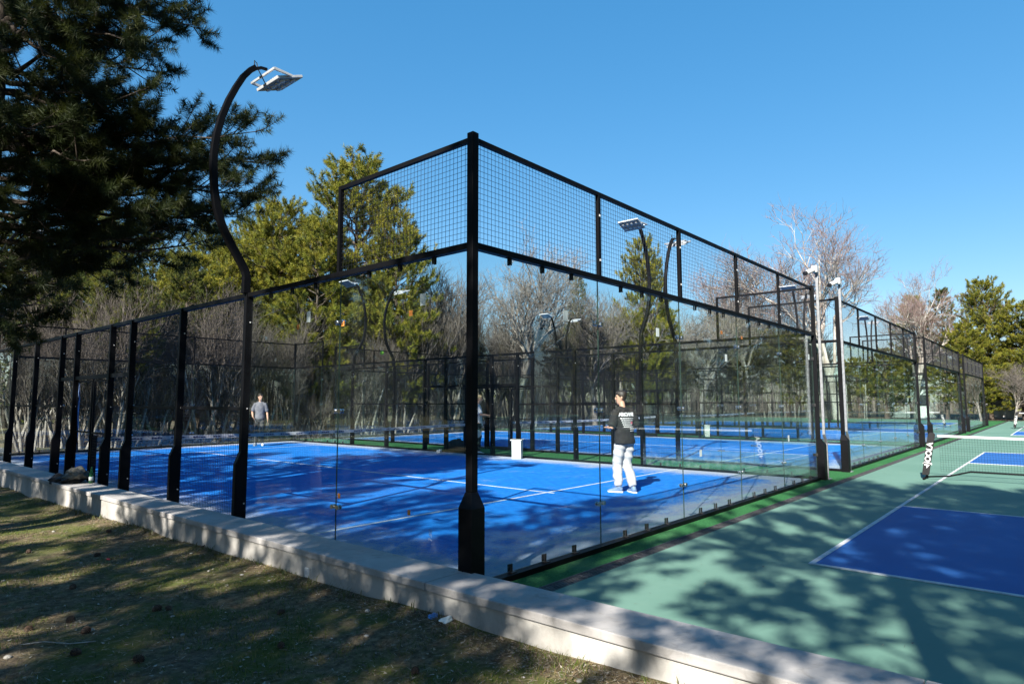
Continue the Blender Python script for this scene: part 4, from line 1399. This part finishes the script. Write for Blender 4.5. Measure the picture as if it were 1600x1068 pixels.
# the dark pine at the left, its boughs reaching over the lawn and the wall
nearT = tuft_templates(5, 120, 0.115, 0.0075, 1.5, 1, 0.22)
base = np.array([-2.55, 6.9, -0.2])
ex = []
for u, v, dd, z0 in ((312, 45, 10.6, 7.6), (285, 25, 10.9, 8.4), (238, 110, 10.3, 6.9), (228, 155, 10.4, 6.0), (200, 60, 9.9, 7.0), (415, 255, 10.6, 5.0), (400, 205, 10.9, 5.2), (385, 330, 10.4, 4.4), (340, 215, 10.2, 5.2),
                     (320, 375, 10.7, 3.9), (345, 290, 10.1, 4.7), (270, 330, 10.1, 4.3), (250, 210, 10.1, 5.3), (150, 150, 9.8, 6.2), (90, 90, 9.6, 7.0), (140, 250, 9.7, 5.2), (60, 200, 9.5, 5.6),
                     (170, 30, 10.2, 8.0), (80, 20, 10.0, 8.2), (215, 300, 10.0, 4.8), (330, 330, 10.3, 4.5), (300, 350, 10.2, 4.2), (240, 370, 10.2, 4.1), (360, 250, 10.4, 5.0), (310, 260, 10.3, 5.0), (280, 215, 10.2, 5.4), (405, 300, 10.5, 4.8), (230, 20, 10.5, 8.2), (250, 70, 10.5, 7.3), (60, 330, 9.9, 4.6), (20, 430, 10.0, 3.9), (130, 400, 10.6, 4.0), (45, 520, 10.4, 3.1), (-40, 480, 9.8, 3.3), (-60, 300, 9.6, 4.8), (-80, 150, 9.5, 6.0), (190, 420, 11.2, 3.8)):
    ex.append((z0, survey(u, v, dd) - base, 8.0, 0.72))
rr = random.Random(23)
for i in range(34):
    u = rr.uniform(-120, 230); v = rr.uniform(-60, 470)
    if u > 120 and v > 330: continue
    dd = rr.uniform(9.3, 12.6)
    q = survey(u, v, dd)
    ex.append((max(2.4, q[2] - 0.2 + rr.uniform(-0.6, 0.6)), q - base, 5.5, 0.7))
nm = make_pine(11, 13.5, 8.4, 3.6, 0.55, 3.4, 0.8, nearT, GREENS[[0, 3, 3]] * 0.6, extra=ex, extra_r=0.045, trunk_r=0.24, lean=(0.5, -0.2))
plant('pine_tree', nm, 'large dark pine with long needles hanging over the wall at the upper left', 'tree', tuple(base))

# pines of the grove behind the camera, plus rows added to block sky light: only their shadows and reflections reach the picture
shT = tuft_templates(4, 18, 0.21, 0.044, 0.85, 2, 0.30)
sh = [make_pine(21, 13.5, 5.0, 3.2, 0.62, 4.4, 0.85, shT, GREENS[[0, 3, 1]], trunk_r=0.21),
      make_pine(22, 15.5, 6.0, 3.5, 0.66, 4.4, 0.85, shT, GREENS[[0, 3, 1]], trunk_r=0.23)]
sh.append(make_pine(23, 14.5, 6.9, 3.3, 0.60, 4.6, 0.9, shT, GREENS[[0, 3, 1]], trunk_r=0.23))
grove = [(-7.6, -5.75, 2, 0.88), (-6.6, -8.9, 2, 0.86), (-7.4, -7.5, 2, 0.9), (-8.8, -8.6, 2, 0.95), (-11.3, -0.3, 0, 0.84), (-9.4, -2.7, 0, 0.78), (-10.4, 1.9, 0, 0.74), (-19, 5, 1, 1.0), (-9.6, 5.2, 1, 1.22), (-13.8, -3.4, 0, 0.84), (-14.5, 8.6, 0, 1.1), (-9.5, -10.5, 1, 1.0), (-12, 11.5, 0, 0.9), (-15, 15, 1, 1.0),
         (-12, -14, 1, 1.0), (-7, -15, 0, 1.2), (-2.5, -13, 1, 1.2), (24, -22, 0, 1.1)] + [(0.8 + 3.1 * i, -12.0 - 1.4 * (i % 2), i % 2, 1.15 + 0.1 * (i % 3)) for i in range(9)] + [(-1 + 5 * i, -19.0, (i + 1) % 2, 1.25) for i in range(6)]  # unseen pines added to shut sky light off the ground
for i, (x, y, k, s) in enumerate(grove):
    plant('pine_tree', sh[k], 'tall unseen pine out of frame keeping sun and sky light off lawn and courts', 'tree', (x, y, -0.1), i * 1.9, s, 'pines of the grove that shade the lawn')

# sunlit yellow-green pines behind the courts
midT = tuft_templates(5, 30, 0.19, 0.028, 0.8, 3, 0.28)
YG = np.array([[0.185, 0.195, 0.022], [0.225, 0.215, 0.025], [0.14, 0.155, 0.022], [0.26, 0.235, 0.03], [0.10, 0.12, 0.024]])
DG = np.array([[0.080, 0.10, 0.022], [0.12, 0.135, 0.024], [0.17, 0.165, 0.026], [0.06, 0.08, 0.022]])
pf_r = lambda t: min(1, 0.5 + 2.2 * t) * (1 - t ** 2.8) ** 0.75 * 0.93 + 0.07
mid = [make_pine(31, 13.0, 2.0, 4.0, 0.46, 5.4, 1.0, midT, YG, prof=pf_r, trunk_r=0.2),
       make_pine(32, 11.5, 1.4, 3.6, 0.46, 5.4, 0.95, midT, YG, prof=pf_r, trunk_r=0.18),
       make_pine(33, 13.5, 2.6, 3.4, 0.50, 5.0, 0.9, midT, DG, trunk_r=0.19)]
mid.append(make_pine(34, 13.5, 5.6, 3.2, 0.5, 5.0, 0.9, midT, DG, trunk_r=0.17))
G = 'pines behind the courts'
_tops = {}
def crown_top(k):
    if k not in _tops:
        me = mid[k][2]
        co = np.empty(len(me.vertices) * 3, np.float32); me.vertices.foreach_get('co', co)
        _tops[k] = float(np.percentile(co[2::3], 99.9))
    return _tops[k]
def put(u, top_v, dist, k, label, rz=0.0, wide=1.0):
    p = survey(u, 626, dist)
    Ht = crown_top(k)
    top = survey(u, top_v, dist)[2] + 0.1
    s = top / Ht
    plant('pine_tree', mid[k], label, 'tree', (p[0], p[1], -0.05), rz, (s * wide, s * wide, s), G)
put(552, 243, 36, 0, 'tallest yellow-green pine behind the left mesh of the near cage', 0.3, 0.98)
put(618, 330, 34, 1, 'shorter pine on the right flank of the tallest yellow-green pine', 1.0, 0.8)
put(432, 312, 36, 0, 'round yellow-green pine just right of the curved floodlight pole', 2.0, 1.0)
put(350, 385, 36, 1, 'low yellow-green pine just left of the curved floodlight pole', 0.7, 0.95)
put(295, 395, 33, 1, 'yellow-green pine closing the gap between the dark pine and the curved pole', 3.3, 1.05)
put(395, 350, 40, 0, 'yellow-green pine directly behind the curved floodlight pole', 5.2, 1.0)
put(490, 345, 33, 1, 'yellow-green pine between the two tall ones behind the left glass', 4.0, 0.9)
put(1008, 372, 46, 1, 'small sunlit pine behind the broad floodlight panel', 2.4, 0.62)
put(905, 425, 50, 2, 'dark pine tip rising behind the bare trees near the glass seam', 0.4, 0.6)
put(1032, 405, 52, 2, 'pine tip behind the edge-on floodlight', 3.0, 0.6)
for i, (u, v, d, k) in enumerate(((285, 400, 30, 3), (230, 360, 34, 3), (170, 395, 28, 3), (120, 330, 33, 3), (60, 370, 29, 3), (10, 330, 36, 3), (-60, 350, 31, 3), (250, 420, 40, 3), (205, 430, 27, 3), (90, 440, 38, 3), (-130, 330, 28, 3), (400, 420, 42, 3), (560, 420, 44, 3), (310, 340, 46, 3), (150, 310, 48, 3))):
    put(u, v, d, k, 'pine in the mixed green wood behind the far end of the left courts', i * 1.3, 1.0)
put(1548, 436, 68, 0, 'tallest yellow-green pine at the right edge behind the far courts', 0.9, 0.85)
put(1600, 475, 66, 1, 'yellow-green pine cut by the right edge of the picture', 2.2, 1.0)
put(1480, 452, 72, 2, 'slim dark pine left of the tall pines at the right edge', 1.2, 1.0)
put(1432, 462, 74, 1, 'small reddish-green pine in front of the white-barked tree at its right', 3.4, 0.7)
put(1655, 450, 64, 0, 'pine just outside the right edge', 1.9, 1.0)
put(1515, 505, 62, 1, 'low yellow-green pine right behind the farthest cage', 5.0, 1.1)
put(1385, 545, 64, 1, 'low pine seen through the glass of the third cage', 4.1, 1.2)
put(1340, 560, 66, 1, 'low pine seen through the glass beside the grey pole', 1.1, 1.2)
put(1250, 560, 70, 2, 'low dark pine behind the right end of the near cage', 0.1, 1.3)

for i in range(15):
    x = 2 + i * 4.6
    plant('pine_tree', mid[i % 3], 'pine out of frame beyond the green ground, mirrored in the glass', 'tree', (x, -27 - 5 * ((i * 7) % 3), -0.05), i * 1.7, 0.95 + 0.1 * (i % 3), 'pines mirrored in the glass')
for i, (x, y) in enumerate(((60, -8), (70, -9.5), (64, -11), (67, -12.5), (63, -15), (66, -18), (64, -22), (67, -26), (64, -30), (58, -33))):
    plant('pine_tree', mid[i % 3], 'pine out of frame at the far end of the green ground, mirrored in the glass', 'tree', (x, y, -0.05), i * 1.1, 1.15 + 0.12 * (i % 3), 'pines mirrored in the glass')
for i in range(12):
    plant('pine_tree', mid[(i + 1) % 3], 'pine out of frame on the far lawn, mirrored in the side glass', 'tree', (-19 - 4 * ((i * 5) % 3), 8 + i * 4.0, -0.3), i * 2.1, 0.9 + 0.1 * (i % 3), 'pines mirrored in the glass')

# bare trees: recursive boughs, tubes all the way to the twigs
def bare_tree(seed, H, forks, r0, spread, levels, kids, twig_mi=0, stems=1, upness=0.35, first=0.18, fine=0.006, fl=3.0, lowest=0.5, short=1.0):
    r = np.random.default_rng(seed)
    tr = Wood(); br = Wood()
    def grow(p, d, L, rad, lev):
        k = 4 if lev < 2 else 3
        pts = [p]
        dd = d.copy()
        for i in range(k):
            dd = unit(dd + r.normal(0, 0.10 + 0.03 * lev, 3) + np.array([0, 0, upness * 0.12]))
            pts.append(pts[-1] + dd * L / k)
        pts = np.array(pts)
        rr_ = rad * np.linspace(1, 0.55 if lev < levels else 0.3, k + 1)
        (tr if lev == 0 else br).tube(pts, rr_, 8 if lev == 0 else (5 if lev == 1 else 3), twig_mi if lev >= levels - 1 else 0)
        if lev >= levels:
            return
        n = kids[min(lev, len(kids) - 1)]
        for i in range(n):
            t = r.uniform(0.35 if lev else lowest, 1.0) if i else 1.0
            f = t * k; a = min(int(f), k - 1); q = pts[a] + (pts[a + 1] - pts[a]) * (f - a)
            loc_d = unit(pts[a + 1] - pts[a])
            side = unit(np.cross(loc_d, r.normal(0, 1, 3)))
            ang = r.uniform(0.35, 1.0) * spread
            nd = unit(loc_d * math.cos(ang) + side * math.sin(ang) + np.array([0, 0, upness * 0.4]))
            grow(q, nd, L * r.uniform(0.50, 0.82) * (short if lev == 0 else 1.0), max(fine, rad * r.uniform(0.40, 0.62)), lev + 1)
    for s in range(stems):
        a = r.uniform(0, 2 * PI)
        off = np.array([math.cos(a), math.sin(a), 0]) * (0.35 * (stems > 1) * r.uniform(0.3, 1.3))
        d0 = unit(np.array([off[0] * 0.5, off[1] * 0.5, 1.0]))
        grow(np.array([off[0], off[1], -0.2]), d0, H / fl * r.uniform(0.85, 1.1), r0, 0)
    return tr.mesh('trunk', M['barkgrey']), br

def bt(seed, H, mats, **kw):
    t, b = bare_tree(seed, H, 0, **kw)
    t.materials.clear(); t.materials.append(mats[0])
    top = max(v[:, 2].max() for v in b.V)
    return (t, b.mesh('branches', mats[1:])), top
big, bigH = bt(41, 12.0, [M['barkgrey'], M['barkgrey']], r0=0.19, spread=0.85, levels=6, kids=[6, 5, 4, 4, 4, 3], upness=0.42, fine=0.006, fl=3.6)
big2, big2H = bt(46, 11.0, [M['barkgrey'], M['barkdark']], r0=0.15, spread=0.85, levels=5, kids=[6, 6, 5, 5, 4], upness=0.45, fine=0.007, fl=3.2)
sap, sapH = bt(42, 8.0, [M['barkpale'], M['barksapling']], r0=0.115, spread=0.5, levels=4, kids=[9, 5, 4, 4], stems=2, upness=0.75, fine=0.006, fl=1.45, lowest=0.42, short=0.62)
sap2, sap2H = bt(43, 7.0, [M['barkpale'], M['barksapling']], r0=0.10, spread=0.6, levels=4, kids=[9, 5, 4, 4], stems=3, upness=0.65, fine=0.006, fl=1.45, lowest=0.36, short=0.62)
bush, bushH = bt(44, 3.0, [M['barkdark'], M['barkdark']], r0=0.03, spread=0.7, levels=3, kids=[6, 6, 5], stems=7, upness=0.4, fine=0.006, fl=2.2)
syc, sycH = bt(45, 20.0, [M['barkwhite'], M['barkwhite'], M['twigred']], r0=0.34, spread=0.80, levels=6, kids=[5, 5, 4, 4, 4, 3], twig_mi=1, upness=0.34, fine=0.012, fl=3.2)

def putb(ms, Hm, u, top_v, dist, label, name='bare_tree', rz=0.0, wide=1.0, group=None):
    p = survey(u, 626, dist)
    s = (survey(u, top_v, dist)[2] + 0.1) / Hm
    plant(name, ms, label, 'tree', (p[0], p[1], -0.05), rz, (s * wide, s * wide, s), group)
putb(big, bigH, 800, 352, 39, 'big rounded grey bare tree behind the corner post', rz=0.5, wide=1.0)
putb(big2, big2H, 930, 432, 43, 'spreading bare tree behind the black-shirted man', rz=2.0, wide=1.2)
putb(big2, big2H, 700, 385, 38, 'bare tree left of the corner post behind the pine', rz=4.0, wide=0.9)
putb(big, bigH, 1090, 440, 50, 'wide bare tree behind the right part of the near glass', rz=1.0, wide=1.2)
putb(big2, big2H, 1180, 360, 58, 'tall faint bare tree left of the white-barked tree', rz=3.0, wide=0.9)
putb(syc, sycH, 1308, 302, 60, 'tall white-barked bare tree with reddish twigs rising over the cages', 'sycamore_tree', rz=1.4, wide=1.05)
putb(syc, sycH, 1430, 400, 68, 'pale leaning bare tree in front of the pines on the right', 'sycamore_tree', rz=4.2, wide=0.9)
putb(big2, big2H, 1583, 560, 60, 'small bare tree with pinkish trunks at the right edge', rz=0.2, wide=1.1)
putb(big, bigH, 1000, 450, 48, 'bare tree behind the small sunlit pine', rz=5.0, wide=1.1)
GT = 'thin bare trees of the thicket behind the courts'
rs = random.Random(17)
for i in range(150):
    u = 10 + (1290 - 10) * (i + rs.random()) / 150
    d = rs.uniform(0, 1) ** 1.8 * 14
    # the thicket starts just beyond the far ends of the courts (y = 21)
    az = _yaw - math.atan((u - 800) / _f)
    dmin = (22.0 - CAMLOC.y) / max(0.2, math.sin(az))
    dist = min(dmin, 64) + d
    p = survey(u, 626, dist)
    k = rs.randrange(2)
    ms = (sap, sap2)[k]
    s = rs.uniform(0.75, 1.15) * (1 + max(0, dist - 40) / 80) * (0.56 if u < 640 else 0.75)
    plant('bare_tree', ms, 'thin grey bare tree in the thicket behind the courts', 'tree', (p[0], p[1], -0.05), rs.uniform(0, 6), s, GT)
GB = 'bare bushes under the trees behind the courts'
for i in range(30):
    u = 60 + (1330 - 60) * (i + rs.random()) / 30
    az = _yaw - math.atan((u - 800) / _f)
    dist = min((21.8 - CAMLOC.y) / max(0.2, math.sin(az)), 62) + rs.uniform(0, 9)
    p = survey(u, 626, dist)
    plant('bare_bush', bush, 'leafless brown bush under the trees behind the courts', 'bush', (p[0], p[1], -0.05), rs.uniform(0, 6), rs.uniform(0.5, 0.95), GB)

# the far wood all round: one mass of stems, twigs and evergreen scraps
def wood_ring():
    r = np.random.default_rng(77)
    V = []; Cc = []
    def ring(n):
        a = r.uniform(0, 2 * PI, n); d = 78 + 26 * r.uniform(0, 1, n)
        # a rounded rectangle round the courts
        ca, sa = np.cos(a), np.sin(a)
        k = d / np.maximum(np.abs(ca) / 1.0, np.abs(sa) / 0.62)
        return 14 + ca * np.minimum(k, d * 1.15), 4 + sa * np.minimum(k, d * 1.15), a
    n = 9000
    x, y, a = ring(n); h = r.uniform(3.5, 8.5, n); w = r.uniform(0.05, 0.16, n)
    t = r.uniform(0, 2 * PI, n); dx, dy = np.cos(t) * w, np.sin(t) * w
    lx, ly = r.normal(0, 0.6, n), r.normal(0, 0.6, n)
    V.append(np.stack([np.stack([x - dx, y - dy, 0 * x - 0.2], -1), np.stack([x + dx, y + dy, 0 * x - 0.2], -1), np.stack([x + lx, y + ly, h], -1)], 1))
    Cc.append(np.array([[0.15, 0.135, 0.115]]) * r.uniform(0.4, 1.3, (n, 1)))
    n = 110000
    x, y, a = ring(n); z = 7.5 * r.beta(1.1, 1.7, n) * (0.75 + 0.5 * vnoise(x * 0.21, y * 0.21, 4)); L = r.uniform(0.5, 1.6, n); w = r.uniform(0.015, 0.045, n)
    d = unit(np.stack([r.normal(0, .6, n), r.normal(0, .6, n), r.uniform(0.1, 1.2, n)], -1)); sd = unit(np.cross(d, r.normal(0, 1, (n, 3))))
    p = np.stack([x, y, z], -1)
    V.append(np.stack([p - sd * w[:, None], p + sd * w[:, None], p + d * L[:, None]], 1))
    Cc.append(np.array([[0.13, 0.113, 0.097]]) * r.uniform(0.5, 1.4, (n, 1)))
    n = 90000
    x, y, a = ring(n)
    g = vnoise(x * 0.13 + 5, y * 0.13, 6)
    k = g > 0.52; x, y, g = x[k], y[k], g[k]; n = len(x)
    z = (2 + 11 * (g - 0.45)) * r.uniform(0, 1, n) ** 0.8; L = r.uniform(0.25, 0.6, n); w = r.uniform(0.06, 0.16, n)
    d = unit(r.normal(0, 1, (n, 3))); sd = unit(np.cross(d, r.normal(0, 1, (n, 3))))
    p = np.stack([x, y, z], -1)
    V.append(np.stack([p - sd * w[:, None], p + sd * w[:, None], p + d * L[:, None]], 1))
    Cc.append(np.array([[0.11, 0.12, 0.025]]) * r.uniform(0.5, 1.6, (n, 1)))
    V = np.concatenate(V).reshape(-1, 3)
    return npmesh('far_wood', V, np.arange(len(V)).reshape(-1, 3), M['litter'], tint=np.repeat(np.concatenate(Cc), 3, axis=0))
tag(link('far_wood', wood_ring()), 'far wood of bare stems and evergreens closing the view behind the courts', 'wood', kind='stuff')

# pale building and timber frame far behind
p = survey(1482, 640, 74)
t = thing('white_building', 'low white building half hidden by trees behind the far courts', 'building', (p[0], p[1], 0), R(95))
link('wall', MB().box(-5, 5, -3, 3, -0.05, 2.9).mesh('wall', M['wallwhite']), t)
link('roof', MB().prism([(-3.4, 2.9), (3.4, 2.9), (0, 4.3)], 'x', -5.4, 5.4).mesh('roof', M['wallwhite']), t)
wm = MB().box(-0.5, 0.5, -0.04, 0.04, -0.5, 0.5).mesh('window', M['window'])
for x in (-3.6, -1.8, 0, 1.8, 3.6):
    link('window', wm, t, (x, 3.01, 1.6)); link('window', wm, t, (x, -3.01, 1.6))
p = survey(1338, 650, 62)
t = thing('timber_frame', 'pale timber climbing frame seen through the second cage', 'climbing frame', (p[0], p[1], -0.03), R(20))
pm = MB().box(-0.05, 0.05, -0.05, 0.05, 0, 3.0).mesh('post', M['palewood']); bmm = MB().box(-1.2, 1.2, -0.04, 0.04, -0.05, 0.05).mesh('beam', M['palewood'])
for x in (-1.1, 0, 1.1):
    for y in (-0.8, 0.8):
        link('post', pm, t, (x, y, 0))
for z in (0.5, 1.0, 2.1, 2.5):
    for y in (-0.86, 0.86):
        link('beam', bmm, t, (0, y, z))

# ------------------------------------------------------------------ lawn: grass, litter, cones, pebbles
n = 150000
x = rng.uniform(-4.4, -0.57, n); y = -3.6 + 18 * rng.uniform(0, 1, n) ** 1.7
g = vnoise(x * 2.2, y * 2.2, 8) * 0.6 + vnoise(x * 6, y * 6, 9) * 0.4
nearwall = np.clip((x + 0.95) / 0.3, 0, 1)
keep = rng.uniform(0, 1, n) < np.clip((g - 0.40) * 4.0, 0.06, 1)
x, y, nearwall = x[keep], y[keep], nearwall[keep]
n = len(x)
z = lawn_h(x, y)
a = rng.uniform(0, 2 * PI, n); h = rng.uniform(0.012, 0.042, n) * (1 + 1.0 * nearwall * rng.uniform(0, 1, n)); w = rng.uniform(0.0015, 0.0035, n)
lean = rng.uniform(0.1, 1.3, n); la = rng.uniform(0, 2 * PI, n)
V = np.empty((n, 3, 3))
V[:, 0] = np.stack([x - np.cos(a) * w, y - np.sin(a) * w, z - 0.004], -1)
V[:, 1] = np.stack([x + np.cos(a) * w, y + np.sin(a) * w, z - 0.004], -1)
V[:, 2] = np.stack([x + np.cos(la) * lean * h, y + np.sin(la) * lean * h, z + h], -1)
cols = np.array([[0.07, 0.12, 0.016], [0.10, 0.15, 0.02], [0.15, 0.16, 0.03], [0.22, 0.18, 0.07], [0.05, 0.085, 0.014]])
cc = np.repeat(cols[rng.integers(0, 5, n)] * rng.uniform(0.7, 1.3, (n, 1)), 3, axis=0)
tag(link('grass', npmesh('grass', V.reshape(-1, 3), np.arange(3 * n).reshape(-1, 3), M['blade'], tint=cc)), 'short sparse grass on the lawn beside the low wall', 'grass', kind='stuff')

n = 70000
x = rng.uniform(-4.4, -0.56, n); y = -3.6 + 18 * rng.uniform(0, 1, n) ** 1.7
x = np.where(rng.uniform(0, 1, n) < 0.25, -0.58 - np.abs(rng.normal(0, 0.16, n)), x)
z = lawn_h(x, y) + rng.uniform(0.001, 0.014, n)
a = rng.uniform(0, 2 * PI, n); L = rng.uniform(0.02, 0.07, n); w = rng.uniform(0.0012, 0.003, n)
big_ = rng.uniform(0, 1, n) < 0.10
L = np.where(big_, rng.uniform(0.012, 0.035, n), L); w = np.where(big_, rng.uniform(0.006, 0.014, n), w)
dx, dy = np.cos(a), np.sin(a)
V = np.empty((n, 3, 3))
V[:, 0] = np.stack([x - dy * w, y + dx * w, z], -1); V[:, 1] = np.stack([x + dy * w, y - dx * w, z], -1)
V[:, 2] = np.stack([x + dx * L, y + dy * L, z + rng.uniform(-0.004, 0.010, n)], -1)
cols = np.array([[0.20, 0.14, 0.075], [0.13, 0.085, 0.045], [0.30, 0.23, 0.14], [0.07, 0.05, 0.035], [0.36, 0.32, 0.25]])
cc = np.repeat(cols[rng.integers(0, 5, n)] * rng.uniform(0.7, 1.2, (n, 1)), 3, axis=0)
tag(link('litter', npmesh('litter', V.reshape(-1, 3), np.arange(3 * n).reshape(-1, 3), M['litter'], tint=cc)), 'dry needles and leaf scraps scattered over the lawn', 'litter', kind='stuff')

n = 900
x = rng.uniform(0.1, 14, n); y = -0.6 - 6 * rng.uniform(0, 1, n) ** 1.3
a = rng.uniform(0, 2 * PI, n); L = rng.uniform(0.02, 0.07, n); w = rng.uniform(0.001, 0.0022, n)
bg_ = rng.uniform(0, 1, n) < 0.12
L = np.where(bg_, rng.uniform(0.015, 0.03, n), L); w = np.where(bg_, rng.uniform(0.005, 0.009, n), w)
dx, dy = np.cos(a), np.sin(a); z = 0 * x + 0.004
V = np.stack([np.stack([x - dy * w, y + dx * w, z], -1), np.stack([x + dy * w, y - dx * w, z], -1), np.stack([x + dx * L, y + dy * L, z + 0.004], -1)], 1)
cc = np.repeat(cols[rng.integers(0, 4, n)] * rng.uniform(0.6, 1.1, (n, 1)), 3, axis=0)
tag(link('needle_litter', npmesh('needle_litter', V.reshape(-1, 3), np.arange(3 * n).reshape(-1, 3), M['litter'], tint=cc)), 'fallen pine needles and leaf scraps blown over the green ground', 'litter', kind='stuff')

def lz(x, y):
    return float(lawn_h(np.array([x]), np.array([y]))[0])
b = MB()
rr = random.Random(2)
b.lathe([(0.004, -0.034), (0.014, -0.03), (0.019, -0.01), (0.017, 0.012), (0.008, 0.032), (0.002, 0.036)], 10)
for i in range(70):
    t = i / 70; zc = -0.03 + 0.064 * t; rad = 0.021 * math.sin(PI * (0.12 + 0.8 * t)) + 0.003
    a = i * 2.39996
    c_, s_ = math.cos(a), math.sin(a)
    for sg in (0,):
        tip = (c_ * (rad + 0.010), s_ * (rad + 0.010), zc + 0.006)
        b.add([(c_ * rad - s_ * 0.007, s_ * rad + c_ * 0.007, zc), (c_ * rad + s_ * 0.007, s_ * rad - c_ * 0.007, zc), tip, (c_ * rad, s_ * rad, zc + 0.008)], [(0, 1, 2), (1, 3, 2), (3, 0, 2), (0, 3, 1)])
cone_m = b.mesh('pine_cone', M['cone'])
for i, (x, y) in enumerate(((-2.36, 1.98), (-1.85, 1.70), (-1.78, 1.64), (-2.61, 2.02), (-2.34, 0.66), (-2.39, 1.52), (-2.55, 1.13), (-1.29, -0.79), (-1.455, 4.478), (-2.05, 3.1), (-2.75, 2.9), (-1.62, 0.2), (-1.2, 0.95), (-1.95, 5.1), (-2.9, 1.7), (-1.0, 5.6))):
    o = link('pine_cone', cone_m, None, (x, y, lz(x, y) + 0.016), rot=(R(90), 0, i * 1.7), scale=rr.uniform(0.75, 1.05))
    tag(o, 'brown open pine cone lying on the shaded lawn', 'pine cone', 'pine cones on the lawn')
pb = [blob('pebble', 0.018, s, M['pebble'], (1.2, 0.9, 0.6), 0.3, 2) for s in (1, 2, 3)]
for i in range(60):
    x = rr.uniform(-3.3, -0.7); y = -2.2 + 10 * rr.random() ** 1.5
    o = link('pebble', pb[i % 3], None, (x, y, lz(x, y) + 0.004), rr.uniform(0, 6), scale=rr.choice((0.5, 0.6, 0.7, 0.9, 1.3)))
    tag(o, 'small pale pebble lying among grass and litter on the lawn', 'pebble', 'pebbles on the lawn')
tag(link('stick', MB().tube([(0, 0, 0), (0.06, 0.03, 0.035), (0.16, 0.05, 0.10)], [0.009, 0.008, 0.006], 6).mesh('stick', M['stick']), None, (-0.62, 3.75, lz(-0.62, 3.75)), R(-60)), 'short dark stick leaning against the low wall', 'stick')
tag(link('twig', MB().tube([(0, 0, 0), (0.15, 0.02, 0.012), (0.34, -0.01, 0.008), (0.5, 0.02, 0.012)], 0.004, 5).mesh('twig', M['pebble']), None, (-2.75, 1.62, lz(-2.75, 1.62) + 0.006), R(-48)), 'long pale twig lying at the left edge of the lawn', 'twig')
tag(link('bottle_cap', MB().lathe([(0.016, 0), (0.015, 0.006), (0.012, 0.007)], 14).mesh('bottle_cap', M['red']), None, (-1.455, 4.10, lz(-1.455, 4.10) + 0.012), rot=(0.3, 0.2, 0), scale=1.3), 'small bright red bottle cap lying in the grass', 'scrap')  # red bottle cap, a short lathed disc
tag(link('wrapper', blob('wrapper', 0.038, 77, M['bluefoil'], (1.3, 0.9, 0.5), 0.8, 3), None, (-0.63, -0.22, lz(-0.63, -0.22) + 0.012), R(40)), 'crumpled blue wrapper at the foot of the low wall', 'wrapper')
tag(link('foil_scrap', blob('foil_scrap', 0.045, 78, M['paper'], (1.3, 0.7, 0.35), 0.9, 3), None, (-0.62, -0.36, lz(-0.62, -0.36) + 0.01), R(10)), 'crumpled pale foil scrap beside the blue wrapper', 'litter')
t = thing('outlet_box', 'small white socket box fixed low on the rendered wall face', 'socket', (-0.548, 1.60, 0.0), wallr)
link('cover', MB().box(-0.03, 0.0, -0.035, 0.035, -0.055, 0.03).mesh('cover', M['whitecap'], bevel=0.005), t)
link('socket', MB().box(-0.034, -0.0305, -0.018, 0.018, -0.03, 0.005).mesh('socket', M['lamphousing']), t)
# weeds at the foot of the wall
n = 0
b = MB()
rr = random.Random(8)
for i in range(40):
    y = rr.uniform(-2.2, 9); x = -0.60 - abs(rr.gauss(0, 0.06)) + 0.0 - 0.0105 * y
    z = lz(x, y)
    for k in range(rr.randrange(3, 8)):
        a = rr.uniform(0, 2 * PI); h = rr.uniform(0.03, 0.10); l = rr.uniform(0.1, 0.6)
        wv = rr.uniform(0.002, 0.005)
        p0 = Vector((x + rr.uniform(-.02, .02), y + rr.uniform(-.03, .03), z - 0.003))
        p1 = p0 + Vector((math.cos(a) * h * l * 0.5, math.sin(a) * h * l * 0.5, h * 0.7)); p2 = p0 + Vector((math.cos(a) * h * l * 1.3, math.sin(a) * h * l * 1.3, h))
        s = Vector((-math.sin(a), math.cos(a), 0)) * wv
        b.add([p0 - s, p0 + s, p1 + s, p1 - s, p2], [(0, 1, 2, 3), (3, 2, 4)])
m_, nt_, bs_ = mat('weed_green')
nt_.links.new(mixc(nt_, ramp(nt_, noise(nt_, posco(nt_), 9), 0.35, 0.65), (0.04, 0.07, 0.015), (0.13, 0.12, 0.045)), bs_.inputs['Base Color'])
tag(link('weeds', b.mesh('weeds', m_)), 'small weeds and dry grass at the foot of the low wall', 'weeds', kind='stuff')
